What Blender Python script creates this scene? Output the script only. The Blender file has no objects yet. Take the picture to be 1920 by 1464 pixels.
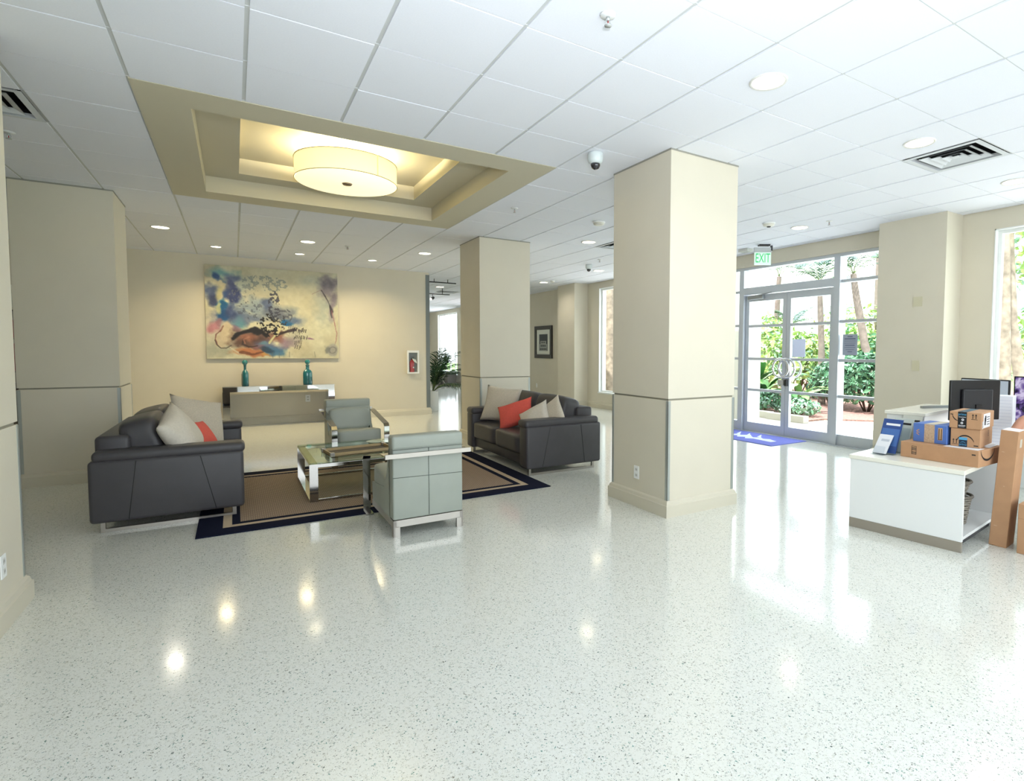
import bpy, bmesh, math, random
import numpy as np
from mathutils import Matrix, Vector
random.seed(7); RNG = np.random.default_rng(7)
SC = bpy.context.scene
COL = SC.collection
PI = math.pi
# ------------------------------------------------------------------ camera
ZC, HC = 1.42465, 3.10234            # eye height, ceiling height
YAW, PITCH, ROLL, FPX, CX, CY = .5705089, -.0508531, .0046117, 1027.4786, 1099.2153, 708.9663
def cam_axes():
    cy, sy = math.cos(YAW), math.sin(YAW)
    f = Vector((sy*math.cos(PITCH), cy*math.cos(PITCH), math.sin(PITCH)))
    r = Vector((cy, -sy, 0)); u = r.cross(f)
    return r*math.cos(ROLL)+u*math.sin(ROLL), u*math.cos(ROLL)-r*math.sin(ROLL), f
AR, AU, AF = cam_axes()
cd = bpy.data.cameras.new('camera'); cam = bpy.data.objects.new('camera', cd); COL.objects.link(cam)
M = Matrix.Identity(4)
for i in range(3):
    M[i][0], M[i][1], M[i][2] = AR[i], AU[i], -AF[i]
M[2][3] = ZC
cam.matrix_world = M
cd.sensor_width = 36; cd.lens = FPX*36/1920
cd.shift_x = (960-CX)/1920; cd.shift_y = (CY-732)/1920
cd.clip_start = .05; cd.clip_end = 400
SC.camera = cam
def px(P):
    d = Vector(P)-Vector((0, 0, ZC)); z = d.dot(AF)
    if z < .05: return None
    return CX+FPX*d.dot(AR)/z, CY-FPX*d.dot(AU)/z
# ------------------------------------------------------------------ world, sun, exposure
W = bpy.data.worlds.new('sky'); SC.world = W; W.use_nodes = True
bg = W.node_tree.nodes['Background']
bg.inputs[0].default_value = (.86, .94, 1.0, 1); bg.inputs[1].default_value = 3.6
SC.view_settings.view_transform = 'Standard'; SC.view_settings.look = 'None'
SC.view_settings.exposure = 0.06; SC.view_settings.gamma = 1.0; SC.view_settings.use_curve_mapping = False
def light(name, kind, loc, power, color=(1, 1, 1), rot=(0, 0, 0), size=None, size_y=None, spread=None, **kw):
    l = bpy.data.lights.new(name, kind); l.energy = power; l.color = color
    if kind == 'AREA':
        if size_y: l.shape = 'RECTANGLE'; l.size = size; l.size_y = size_y
        else: l.shape = 'DISK'; l.size = size
        if spread: l.spread = spread
    for k, v in kw.items(): setattr(l, k, v)
    o = bpy.data.objects.new(name, l); o.location = loc; o.rotation_euler = rot; COL.objects.link(o); return o
sun = light('sun', 'SUN', (0, 0, 30), 10.0, (1, .96, .9), (math.radians(6), math.radians(-25), 0), angle=.02)
DAY = (.90, .96, 1.0)
# unseen fill lamp added behind the camera; daylight in the side windows
light('front_fill', 'AREA', (2.6, -2.15, 1.65), 34, (.84, .93, 1.0), (math.radians(90), 0, 0), 6.6, 2.4)
for yc, p in ((1.62, 30), (9.98, 36)):
    light('daylight_side', 'AREA', (7.95, yc, 1.65), p, DAY, (0, math.radians(90), 0), 2.4, 2.4)
light('daylight_door', 'AREA', (8.0, 5.85, 1.5), 60, DAY, (0, math.radians(90), 0), 2.7, 2.9)
light('daylight_far', 'AREA', (7.95, 22.7, 1.7), 60, DAY, (0, math.radians(90), 0), 2.4, 2.4)
light('daylight_far', 'AREA', (7.95, 18.5, 1.7), 40, DAY, (0, math.radians(90), 0), 2.4, 2.4)
# the photographer's flash, bounced off the ceiling
fl_ = light('bounce_flash', 'SPOT', (.15, -.15, 1.75), 365, (.90, .94, 1.0), shadow_soft_size=.06, spot_size=math.radians(100), spot_blend=1.0)
fl_.rotation_euler = Vector((1.15, 1.95, 1.35)).to_track_quat('-Z', 'Y').to_euler()
cy = SC.cycles
cy.max_bounces = 10; cy.diffuse_bounces = 5; cy.glossy_bounces = 5; cy.transparent_max_bounces = 16
cy.caustics_reflective = False; cy.caustics_refractive = False; cy.sample_clamp_indirect = 6
# ------------------------------------------------------------------ materials
MATS = {}
def lin(c):
    return tuple(((x/255)/12.92 if x/255 <= .04045 else ((x/255+.055)/1.055)**2.4) for x in c)
def mat(name, col, rough=.5, metal=0., var=0., vscale=8., bump=0., bscale=60., spec=.5, emit=None, estr=0, srgb=True, coat=0, sheen=0, alpha=None):
    if name in MATS: return MATS[name]
    m = bpy.data.materials.new(name); m.use_nodes = True; MATS[name] = m
    nt = m.node_tree; b = nt.nodes['Principled BSDF']
    c = lin(col) if srgb else col
    b.inputs['Base Color'].default_value = (*c, 1)
    b.inputs['Roughness'].default_value = rough; b.inputs['Metallic'].default_value = metal
    b.inputs['Specular IOR Level'].default_value = spec
    if coat: b.inputs['Coat Weight'].default_value = coat; b.inputs['Coat Roughness'].default_value = .08
    if sheen: b.inputs['Sheen Weight'].default_value = sheen
    if emit:
        b.inputs['Emission Color'].default_value = (*emit, 1); b.inputs['Emission Strength'].default_value = estr
    if var or bump:
        tc = nt.nodes.new('ShaderNodeTexCoord')
    if var:
        n = nt.nodes.new('ShaderNodeTexNoise'); n.inputs['Scale'].default_value = vscale; n.inputs['Detail'].default_value = 4
        r = nt.nodes.new('ShaderNodeValToRGB')
        r.color_ramp.elements[0].position = .3; r.color_ramp.elements[1].position = .7
        r.color_ramp.elements[0].color = (*[x*(1-var) for x in c], 1); r.color_ramp.elements[1].color = (*[min(1, x*(1+var)) for x in c], 1)
        nt.links.new(tc.outputs['Object'], n.inputs['Vector']); nt.links.new(n.outputs['Fac'], r.inputs[0]); nt.links.new(r.outputs[0], b.inputs['Base Color'])
    if bump:
        n2 = nt.nodes.new('ShaderNodeTexNoise'); n2.inputs['Scale'].default_value = bscale; n2.inputs['Detail'].default_value = 3
        bp = nt.nodes.new('ShaderNodeBump'); bp.inputs['Strength'].default_value = bump; bp.inputs['Distance'].default_value = .01
        nt.links.new(tc.outputs['Object'], n2.inputs['Vector']); nt.links.new(n2.outputs['Fac'], bp.inputs['Height']); nt.links.new(bp.outputs[0], b.inputs['Normal'])
    return m
def glass(name, tint=(1, 1, 1), refl=.06, rough=.0):
    if name in MATS: return MATS[name]
    m = bpy.data.materials.new(name); m.use_nodes = True; MATS[name] = m
    nt = m.node_tree; nt.nodes.remove(nt.nodes['Principled BSDF']); out = nt.nodes['Material Output']
    t = nt.nodes.new('ShaderNodeBsdfTransparent'); t.inputs[0].default_value = (*tint, 1)
    g = nt.nodes.new('ShaderNodeBsdfGlossy'); g.inputs['Roughness'].default_value = rough
    f = nt.nodes.new('ShaderNodeFresnel'); f.inputs[0].default_value = 1.3 if refl < .07 else 1.45
    mx = nt.nodes.new('ShaderNodeMixShader')
    ge = nt.nodes.new('ShaderNodeNewGeometry'); iv = nt.nodes.new('ShaderNodeMath'); iv.operation = 'SUBTRACT'; iv.inputs[0].default_value = 1; nt.links.new(ge.outputs['Backfacing'], iv.inputs[1])
    mu = nt.nodes.new('ShaderNodeMath'); mu.operation = 'MULTIPLY'; nt.links.new(f.outputs[0], mu.inputs[0]); nt.links.new(iv.outputs[0], mu.inputs[1])   # only the outer face of a pane reflects
    nt.links.new(mu.outputs[0], mx.inputs[0]); nt.links.new(t.outputs[0], mx.inputs[1]); nt.links.new(g.outputs[0], mx.inputs[2])
    nt.links.new(mx.outputs[0], out.inputs[0]); return m
WALL = mat('wall_paint', (214, 207, 189), .55, var=.015, vscale=3, bump=.03, bscale=250)
TRIM = mat('trim_paint', (209, 203, 185), .4)
TRAY = mat('tray_paint', (200, 194, 172), .6)
TILE = mat('ceiling_tile_face', (234, 237, 246), .9, var=.015, vscale=120, bump=.08, bscale=400)
BAR = mat('ceiling_bar_metal', (205, 208, 208), .6)
CHROME = mat('chrome', (168, 165, 160), .10, 1.)
SATIN = mat('satin_nickel', (180, 175, 167), .33, 1.)
ALU = mat('anodised_aluminium', (206, 212, 220), .45, .4)
WHITE = mat('white_plastic', (240, 241, 240), .35)
BLACK = mat('black_plastic', (18, 18, 20), .4)
DGREY = mat('dark_grey', (46, 46, 50), .5)
def terrazzo():
    m = bpy.data.materials.new('terrazzo'); m.use_nodes = True; nt = m.node_tree; b = nt.nodes['Principled BSDF']
    tc = nt.nodes.new('ShaderNodeTexCoord'); prev = None
    base = (.775, .785, .725, 1)
    def chips(scale, thresh, cols, seed, last):
        mp = nt.nodes.new('ShaderNodeMapping'); mp.inputs['Location'].default_value = (seed, seed*1.7, seed*.3)
        nt.links.new(tc.outputs['Object'], mp.inputs[0])
        nz = nt.nodes.new('ShaderNodeTexNoise'); nz.inputs['Scale'].default_value = scale*1.5
        ad = nt.nodes.new('ShaderNodeMixRGB'); ad.blend_type = 'LINEAR_LIGHT'; ad.inputs[0].default_value = .012
        nt.links.new(mp.outputs[0], nz.inputs['Vector']); nt.links.new(mp.outputs[0], ad.inputs[1]); nt.links.new(nz.outputs['Color'], ad.inputs[2])
        v = nt.nodes.new('ShaderNodeTexVoronoi'); v.inputs['Scale'].default_value = scale
        nt.links.new(ad.outputs[0], v.inputs['Vector'])
        sep = nt.nodes.new('ShaderNodeSeparateColor'); nt.links.new(v.outputs['Color'], sep.inputs[0])
        # chip radius differs from cell to cell
        mr = nt.nodes.new('ShaderNodeMath'); mr.operation = 'MULTIPLY'; mr.inputs[1].default_value = thresh
        nt.links.new(sep.outputs[0], mr.inputs[0])
        lt = nt.nodes.new('ShaderNodeMath'); lt.operation = 'LESS_THAN'
        nt.links.new(v.outputs['Distance'], lt.inputs[0]); nt.links.new(mr.outputs[0], lt.inputs[1])
        rp = nt.nodes.new('ShaderNodeValToRGB'); rp.color_ramp.interpolation = 'CONSTANT'
        els = rp.color_ramp.elements
        for k, c in enumerate(cols):
            e = els[k] if k < 2 else els.new(k/len(cols)); e.position = k/len(cols); e.color = (*lin(c), 1)
        nt.links.new(sep.outputs[1], rp.inputs[0])
        mx = nt.nodes.new('ShaderNodeMixRGB'); nt.links.new(lt.outputs[0], mx.inputs[0])
        if last is None: mx.inputs[1].default_value = base
        else: nt.links.new(last, mx.inputs[1])
        nt.links.new(rp.outputs[0], mx.inputs[2]); return mx.outputs[0]
    o = chips(92, .46, [(232, 233, 224), (214, 215, 204), (204, 204, 192), (236, 238, 233), (194, 198, 190)], 1.3, None)
    o = chips(135, .44, [(156, 158, 146), (208, 207, 194), (134, 138, 130), (216, 216, 206)], 5.1, o)
    o = chips(84, .31, [(72, 84, 80), (108, 146, 136), (132, 130, 118), (96, 124, 116)], 9.7, o)
    nt.links.new(o, b.inputs['Base Color'])
    b.inputs['Roughness'].default_value = .13; b.inputs['Specular IOR Level'].default_value = .55
    b.inputs['Coat Weight'].default_value = .3; b.inputs['Coat Roughness'].default_value = .07
    return m
# ------------------------------------------------------------------ mesh builder
class MB:
    def __init__(s): s.v = []; s.f = []; s.mi = []; s.sm = []; s.cur = 0
    def add(s, vs, fs, smooth=False):
        n = len(s.v); s.v += [tuple(p) for p in vs]
        for f in fs: s.f.append(tuple(i+n for i in f)); s.mi.append(s.cur); s.sm.append(smooth)
        return s
    def box(s, x0, x1, y0, y1, z0, z1):
        return s.add([(x, y, z) for z in (z0, z1) for y in (y0, y1) for x in (x0, x1)],
                     [(0, 2, 3, 1), (4, 5, 7, 6), (0, 1, 5, 4), (2, 6, 7, 3), (0, 4, 6, 2), (1, 3, 7, 5)])
    def quad(s, a, b, c, d): return s.add([a, b, c, d], [(0, 1, 2, 3)])
    def bm(s, b, smooth=False):
        b.verts.index_update(); s.add([v.co[:] for v in b.verts], [[v.index for v in f.verts] for f in b.faces], smooth); b.free(); return s
    def rbox(s, x0, x1, y0, y1, z0, z1, r=.02, seg=3, smooth=True):
        b = bmesh.new(); bmesh.ops.create_cube(b, size=1)
        for v in b.verts:
            v.co = Vector(((x0+x1)/2+v.co.x*(x1-x0), (y0+y1)/2+v.co.y*(y1-y0), (z0+z1)/2+v.co.z*(z1-z0)))
        bmesh.ops.bevel(b, geom=b.edges[:], offset=r, segments=seg, profile=.5, affect='EDGES')
        return s.bm(b, smooth)
    def cyl(s, p0, p1, r0, r1=None, n=16, caps=True, smooth=True):
        r1 = r0 if r1 is None else r1
        return s.tube([p0, p1], [r0, r1], n, caps, smooth)
    def tube(s, pts, rad, n=10, caps=True, smooth=True, close=False):
        P = [Vector(p) for p in pts]; R = rad if hasattr(rad, '__len__') else [rad]*len(P)
        L = len(P); ref = None; rings = []
        for i in range(L):
            if close: t = (P[(i+1) % L]-P[i-1]).normalized()
            else: t = (P[min(i+1, L-1)]-P[max(i-1, 0)]).normalized()
            if ref is None: ref = t.orthogonal().normalized()
            ref = (ref-t*ref.dot(t)); ref = ref.normalized() if ref.length > 1e-6 else t.orthogonal().normalized()
            q = t.cross(ref); rings.append([P[i]+(ref*math.cos(2*PI*k/n)+q*math.sin(2*PI*k/n))*R[i] for k in range(n)])
        vs = [v for r in rings for v in r]; fs = []
        for i in range(L if close else L-1):
            for k in range(n):
                a, b2 = i*n+k, i*n+(k+1) % n; j = ((i+1) % L)*n
                fs.append((a, b2, j+(k+1) % n, j+k))
        s.add(vs, fs, smooth)
        if caps and not close:
            s.add(rings[0], [tuple(range(n))[::-1]]); s.add(rings[-1], [tuple(range(n))])
        return s
    def lathe(s, prof, c=(0, 0, 0), n=24, sx=1, sy=1, smooth=True, caps=True):
        vs = [(c[0]+r*math.cos(2*PI*k/n)*sx, c[1]+r*math.sin(2*PI*k/n)*sy, c[2]+z) for r, z in prof for k in range(n)]
        fs = [(i*n+k, i*n+(k+1) % n, (i+1)*n+(k+1) % n, (i+1)*n+k) for i in range(len(prof)-1) for k in range(n)]
        s.add(vs, fs, smooth)
        m = len(prof)-1
        if caps and prof[0][0] > 1e-5: s.add(vs[:n], [tuple(range(n))[::-1]])
        if caps and prof[m][0] > 1e-5: s.add(vs[m*n:], [tuple(range(n))])
        return s
    def band(s, path, w, t, ax='x', close=False):
        """flat bar swept along a path in the plane normal to x: width w along x, thickness t"""
        P = [Vector(p) for p in path]; L = len(P); rings = []
        side = Vector((1, 0, 0)) if ax == 'x' else Vector((0, 1, 0)) if ax == 'y' else Vector((0, 0, 1))
        for i in range(L):
            if close: a, b2 = P[i]-P[i-1], P[(i+1) % L]-P[i]
            else: a = P[i]-P[i-1] if i else P[1]-P[0]; b2 = P[i+1]-P[i] if i < L-1 else a
            a, b2 = a.normalized(), b2.normalized(); n1, n2 = side.cross(a), side.cross(b2)
            n = (n1+n2); n = n/max(.3, (1+n1.dot(n2))) if n.length > 1e-4 else n1
            rings.append([P[i]+side*w/2+n*t/2, P[i]-side*w/2+n*t/2, P[i]-side*w/2-n*t/2, P[i]+side*w/2-n*t/2])
        vs = [v for r in rings for v in r]; fs = []
        for i in range(L if close else L-1):
            j = (i+1) % L
            for k in range(4): fs.append((i*4+k, i*4+(k+1) % 4, j*4+(k+1) % 4, j*4+k))
        if not close: fs += [(3, 2, 1, 0), tuple(range((L-1)*4, L*4))]
        return s.add(vs, fs)
    def puff(s, c, sx, sy, sz, n=12, e=.35, R=None, crown=1.):
        """upholstered cushion: rounded box with a domed top/bottom; c centre, full sizes"""
        b = bmesh.new(); bmesh.ops.create_cube(b, size=2)
        bmesh.ops.subdivide_edges(b, edges=b.edges[:], cuts=n, use_grid_fill=True)
        for v in b.verts:
            x, y, z = v.co
            q = (abs(x)**(2/e)+abs(y)**(2/e)+abs(z)**(2/e))**(e/2)
            v.co = Vector((x/q, y/q, z/q))
            d = (1-.12*crown*(v.co.x**2+v.co.y**2))
            v.co = Vector((v.co.x*sx/2, v.co.y*sy/2, v.co.z*sz/2*d))
            if R is not None: v.co = R @ v.co
            v.co += Vector(c)
        return s.bm(b, True)
    def mesh(s, name, mats, off=(0, 0, 0), fix=True):
        me = bpy.data.meshes.new(name)
        o = Vector(off); me.from_pydata([tuple(Vector(p)-o) for p in s.v], [], s.f)
        for m in (mats if isinstance(mats, (list, tuple)) else [mats]): me.materials.append(m)
        if any(s.mi): me.polygons.foreach_set('material_index', s.mi)
        if any(s.sm): me.polygons.foreach_set('use_smooth', s.sm)
        if fix and len(s.f) < 60000:
            b = bmesh.new(); b.from_mesh(me); bmesh.ops.remove_doubles(b, verts=b.verts[:], dist=1e-6)
            bmesh.ops.recalc_face_normals(b, faces=b.faces[:]); b.to_mesh(me); b.free()
        me.update(); return me
ORG = {}
def link(o): COL.objects.link(o); return o
def tag(o, label=None, cat=None, group=None, kind=None):
    for k, v in (('label', label), ('category', cat), ('group', group), ('kind', kind)):
        if v: o[k] = v
    return o
def thing(name, loc=(0, 0, 0), label=None, cat=None, group=None, kind=None, local=False):
    """Empty at the base of a thing. Parts are given in world coordinates, or in the thing's own when local"""
    o = bpy.data.objects.new(name, None); o.location = loc; o.empty_display_size = .1
    ORG[o.name] = Vector((0, 0, 0)) if local else Vector(loc)
    link(o); ORG[o.name] = Vector((0, 0, 0)) if local else Vector(loc)
    return tag(o, label, cat, group, kind)
def part(parent, name, mb, m, label=None, kind=None, fix=True):
    off = ORG[parent.name]; me = mb.mesh(name, m, off, fix)
    o = bpy.data.objects.new(name, me); o.parent = parent; link(o); ORG[o.name] = off
    return tag(o, label, kind=kind)
def solo(name, mb, m, label=None, cat=None, group=None, kind=None, fix=True):
    a = np.array(mb.v); c = ((a[:, 0].min()+a[:, 0].max())/2, (a[:, 1].min()+a[:, 1].max())/2, a[:, 2].min())
    o = bpy.data.objects.new(name, mb.mesh(name, m, c, fix)); o.location = c; link(o); ORG[o.name] = Vector(c)
    return tag(o, label, cat, group, kind)
def copy_tree(o, parent=None):
    c = o.copy(); link(c); ORG[c.name] = ORG.get(o.name, Vector()); 
    if parent: c.parent = parent
    for ch in [x for x in list(o.children)]: copy_tree(ch, c)
    return c
def relabel(o, **kw):
    for k, v in kw.items(): o[k] = v
    return o
def text_mb(txt, size, mat3, depth=0.0008, align='CENTER', sx=1.0):
    cu = bpy.data.curves.new('lettering', 'FONT'); cu.body = txt; cu.size = size; cu.align_x = align; cu.align_y = 'CENTER'; cu.extrude = depth; cu.resolution_u = 2
    o = bpy.data.objects.new('lettering', cu); COL.objects.link(o); bpy.context.view_layer.update()
    dg = bpy.context.evaluated_depsgraph_get(); me = bpy.data.meshes.new_from_object(o.evaluated_get(dg), depsgraph=dg)
    mb = MB(); mb.add([mat3 @ Vector((v.co.x*sx, v.co.y, v.co.z)) for v in me.vertices], [tuple(p.vertices) for p in me.polygons])
    bpy.data.objects.remove(o); bpy.data.meshes.remove(me); bpy.data.curves.remove(cu); return mb
def frame3(o, ex, ey):
    ex, ey = Vector(ex).normalized(), Vector(ey).normalized(); ez = ex.cross(ey)
    return Matrix(((ex.x, ey.x, ez.x, o[0]), (ex.y, ey.y, ez.y, o[1]), (ex.z, ey.z, ez.z, o[2]), (0, 0, 0, 1)))
# ------------------------------------------------------------------ the setting
GX, GY, T = 1.9232, 2.0347, .61
XL, XR, YF, YB, YW = -5.4, 7.58, -1.9, 26.2, 12.04     # room limits; YW = the wall with the painting
ZT = 3.62
solo('floor', MB().box(XL-.2, XR+.2, YF-.2, YB+.2, -.08, 0), terrazzo(), kind='structure')
# --- ceiling: bars, and every tile a piece
tray = (GX-4*T, GX+T, GY+4*T, GY+9*T)
bars = MB()
def spans(lo, hi, a, b, inside): return [(lo, a), (b, hi)] if inside else [(lo, hi)]
for i in range(-12, 10):
    x = GX+i*T
    for u, v in spans(YF, YB, tray[2], tray[3], tray[0]+.1 < x < tray[1]-.1):
        if x < XR: bars.box(x-.013, x+.013, u, v, HC+.007, HC+.03)
for j in range(-9, 40):
    y = GY+j*T
    for u, v in spans(XL, XR, tray[0], tray[1], tray[2]+.1 < y < tray[3]-.1):
        if YF < y < YB: bars.box(u, v, y-.009, y+.009, HC+.004, HC+.025)
ceiling = solo('ceiling', bars, BAR, kind='structure')
VENTS = [(5, 0), (-6, 5), (5, 8), (5, 22)]
COLS = [(3.085, 3.885, 3.52, 4.33), (3.085, 3.915, 7.745, 8.57), (-1.85, -1.05, 7.71, 8.49), (-1.826, -1.026, 3.45, 4.263)]
tl = []
for i in range(-12, 10):
    for j in range(-9, 40):
        x0, x1, y0, y1 = GX+i*T, GX+(i+1)*T, GY+j*T, GY+(j+1)*T
        if (i, j) in VENTS or (-4 <= i < 1 and 4 <= j < 9): continue
        x0, x1, y0, y1 = max(x0, XL), min(x1, XR), max(y0, YF), min(y1, YB)
        if x1-x0 < .06 or y1-y0 < .06: continue
        if x0 < 3.4 and j > 16: continue
        if any(c[0] <= x0+.02 and c[1] >= x1-.02 and c[2] <= y0+.02 and c[3] >= y1-.02 for c in COLS): continue
        cpt = ((x0+x1)/2, (y0+y1)/2, HC); p = px(cpt)
        hid = p is None or not (-90 < p[0] < 2010 and p[1] > -110)
        for c in COLS:   # behind a column
            for q in (.25, .5, .75):
                pass
        tl.append((hid, math.hypot(cpt[0], cpt[1]), x0, x1, y0, y1, abs(x1-x0-T) < .01 and abs(y1-y0-T) < .01))
tl.sort(key=lambda a: (a[0], a[1]))
gx, gy = .011, .0045
tmb = MB().add([(x, y, z) for z in (0, .02) for y in (-T/2+gy, T/2-gy) for x in (-T/2+gx, T/2-gx)],
               [(0, 2, 3, 1), (4, 5, 7, 6), (0, 1, 5, 4), (2, 6, 7, 3), (0, 4, 6, 2), (1, 3, 7, 5)])
tme = tmb.mesh('ceiling_tile', TILE)
rest = MB(); nt_ = 0
co = ORG['ceiling']
for hid, d, x0, x1, y0, y1, full in tl:
    dz = random.uniform(-.0015, .0015)
    if full and not hid and nt_ < 295:
        o = bpy.data.objects.new('ceiling_tile', tme); o.parent = ceiling; o.location = Vector(((x0+x1)/2, (y0+y1)/2, HC+dz))-co; link(o); nt_ += 1
    elif not full and not hid and nt_ < 298:
        part(ceiling, 'ceiling_tile', MB().box(x0+gx, x1-gx, y0+gy, y1-gy, HC, HC+.02), TILE); nt_ += 1
    else: rest.box(x0+gx, x1-gx, y0+gy, y1-gy, HC+dz, HC+.02)
part(ceiling, 'far_tiles', rest, TILE, kind='stuff')
solo('roof_sun_block', MB().box(XL-.3, XR+.35, YF-.3, YB+.3, ZT, ZT+.25), mat('sun_block_slab', (225, 225, 220), .8), kind='structure')  # unseen slab added over the ceiling to keep the sun out
# --- stepped ceiling tray with the drum lamp
def ring(mb, a, b, z):
    x0, x1, y0, y1 = a; u0, u1, v0, v1 = b
    mb.add([(x0, y0, z), (x1, y0, z), (x1, y1, z), (x0, y1, z), (u0, v0, z), (u1, v0, z), (u1, v1, z), (u0, v1, z)],
           [(0, 1, 5, 4), (1, 2, 6, 5), (2, 3, 7, 6), (3, 0, 4, 7)])
def collar(mb, a, z0, z1):
    x0, x1, y0, y1 = a
    mb.add([(x, y, z) for z in (z0, z1) for x, y in ((x0, y0), (x1, y0), (x1, y1), (x0, y1))], [(0, 1, 5, 4), (1, 2, 6, 5), (2, 3, 7, 6), (3, 0, 4, 7)])
l1 = (-.215, 2.205, 4.80, 7.19); l2 = (.085, 1.905, 5.27, 6.92)
tm = MB(); zt = HC-.004
ring(tm, tray, l1, zt); collar(tm, tray, zt, HC+.05); collar(tm, l1, zt, 3.265); ring(tm, l1, l2, 3.265); collar(tm, l2, 3.265, 3.425)
tm.quad((l2[0], l2[2], 3.425), (l2[1], l2[2], 3.425), (l2[1], l2[3], 3.425), (l2[0], l2[3], 3.425))
solo('ceiling_tray', tm, TRAY, kind='structure')
# --- walls
def struct(name, mb, m=None): return solo(name, mb, m or WALL, kind='structure')
def skirting(mb, pts, closed=False):
    """stepped baseboard along a plan outline, outward to the left of travel"""
    prof = [(0.0, 0), (.03, 0), (.03, .10), (.022, .106), (.016, .128), (.006, .138), (0, .142)]
    n = len(pts); P = [Vector((p[0], p[1], 0)) for p in pts]; rows = []
    for i in range(n):
        if closed: a, b = P[i]-P[i-1], P[(i+1) % n]-P[i]
        else: a = P[i]-P[i-1] if i else P[1]-P[0]; b = P[i+1]-P[i] if i < n-1 else a
        a.normalize(); b.normalize(); na, nb = Vector((-a.y, a.x, 0)), Vector((-b.y, b.x, 0)); m = (na+nb)/(1+na.dot(nb))
        rows.append([P[i]+m*o+Vector((0, 0, z)) for o, z in prof])
    k = len(prof); vs = [v for r in rows for v in r]
    mb.add(vs, [(i*k+q, ((i+1) % n)*k+q, ((i+1) % n)*k+q+1, i*k+q+1) for i in range(n if closed else n-1) for q in range(k-1)]); return mb
struct('wall_back', MB().box(XL, 3.62, YW, YW+.2, 0, ZT))
struct('baseboard_back', skirting(MB(), [(3.62, YW+.2), (3.62, YW), (XL, YW)]), TRIM)
struct('trim_1', MB().box(3.545, 3.628, YW-.006, YW+.02, .15, HC-.05), mat('corner_guard_dark', (112, 120, 122), .5, .2))
struct('wall_passage', MB().box(3.42, 3.62, YW+.2, YB, 0, ZT))
struct('wall_left', MB().box(XL-.2, XL, YF, YW+.2, 0, ZT))
struct('wall_far', MB().box(3.4, XR+.3, YB, YB+.2, 0, ZT))
fw = MB(); fx0, fx1 = -.8, 6.0  # unseen opening, made and sized to let the fill light in
fw.box(XL-.2, fx0, YF-.2, YF, 0, ZT); fw.box(fx1, XR+.2, YF-.2, YF, 0, ZT); fw.box(fx0, fx1, YF-.2, YF, 0, .4); fw.box(fx0, fx1, YF-.2, YF, 2.92, ZT)
struct('wall_front', fw)
WT = .2
openings = [(.35, 2.905, .39, 2.87), (4.25, 7.45, 0., 2.90), (8.70, 11.24, .39, 2.945), (17.2, 19.7, .40, 2.93), (21.45, 23.95, .40, 2.95)]
rw = MB(); y = YF-.2
for a, b, z0, z1 in openings:
    rw.box(XR, XR+WT, y, a, 0, ZT)
    if z0 > 0: rw.box(XR, XR+WT, a, b, 0, z0)
    rw.box(XR, XR+WT, a, b, z1, ZT); y = b
rw.box(XR, XR+WT, y, YB+.2, 0, ZT)
struct('wall_right', rw)
bb = MB(); ys = [YF, 3.25]
piers = [(3.25, 4.07), (7.47, 8.29), (11.76, 12.60), (15.98, 16.8), (20.2, 20.93)]
pts = [(XR, YF)]
for k, (a, b) in enumerate(piers):
    struct('wall_pier', MB().box(7.188, XR, a, b, 0, HC+.2)) if k < 4 else None
skirting(bb, [(XR, YF), (XR, 3.25), (7.188, 3.25), (7.188, 4.07), (XR, 4.07), (XR, 4.25)])
skirting(bb, [(XR, 7.45), (7.188, 7.47), (7.188, 8.29), (XR, 8.29), (XR, 11.76), (7.188, 11.76), (7.188, 12.6), (XR, 12.6), (XR, 15.98), (7.188, 15.98), (7.188, 16.8), (XR, 16.8), (XR, YB), (3.62, YB), (3.62, YW+.2)])
struct('baseboard_right', bb, TRIM)
# --- square columns: upper and lower facing, guards, base, shade strip at the head
ZR = 1.008
def column(c, name='column'):
    x0, x1, y0, y1 = c; r = thing(name, ((x0+x1)/2, (y0+y1)/2, 0), kind='structure')
    part(r, 'core', MB().box(x0+.012, x1-.012, y0+.012, y1-.012, 0, HC+.25), mat('groove_paint', (150, 146, 130), .7))
    part(r, 'upper_facing', MB().box(x0, x1, y0, y1, ZR+.008, HC-.012), WALL)
    part(r, 'lower_facing', MB().box(x0, x1, y0, y1, .02, ZR-.008), WALL)
    for sx, sy, cx_, cy_ in ((-1, -1, x0, y0), (1, -1, x1, y0), (-1, 1, x0, y1), (1, 1, x1, y1)):
        w, t = .026, .003
        g = MB(); g.box(*sorted((cx_+sx*t, cx_-sx*w)), *sorted((cy_+sy*t, cy_)), .142, ZR-.012); g.box(*sorted((cx_+sx*t, cx_)), *sorted((cy_+sy*t, cy_-sy*w)), .142, ZR-.012)
        part(r, 'corner_guard', g, mat('corner_guard_grey', (178, 184, 180), .35, .5))
    part(r, 'base_moulding', skirting(MB(), [(x0, y0), (x0, y1), (x1, y1), (x1, y0)], True), TRIM)
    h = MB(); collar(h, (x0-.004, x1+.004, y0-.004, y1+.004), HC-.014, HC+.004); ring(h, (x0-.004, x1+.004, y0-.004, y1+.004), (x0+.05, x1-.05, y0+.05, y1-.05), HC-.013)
    part(r, 'head_gap_shade', h, mat('head_gap_shade_tone', (150, 148, 138), .6))  # dark colour stands for the shade in the gap at the ceiling
    return r
for c in COLS: column(c)
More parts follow.
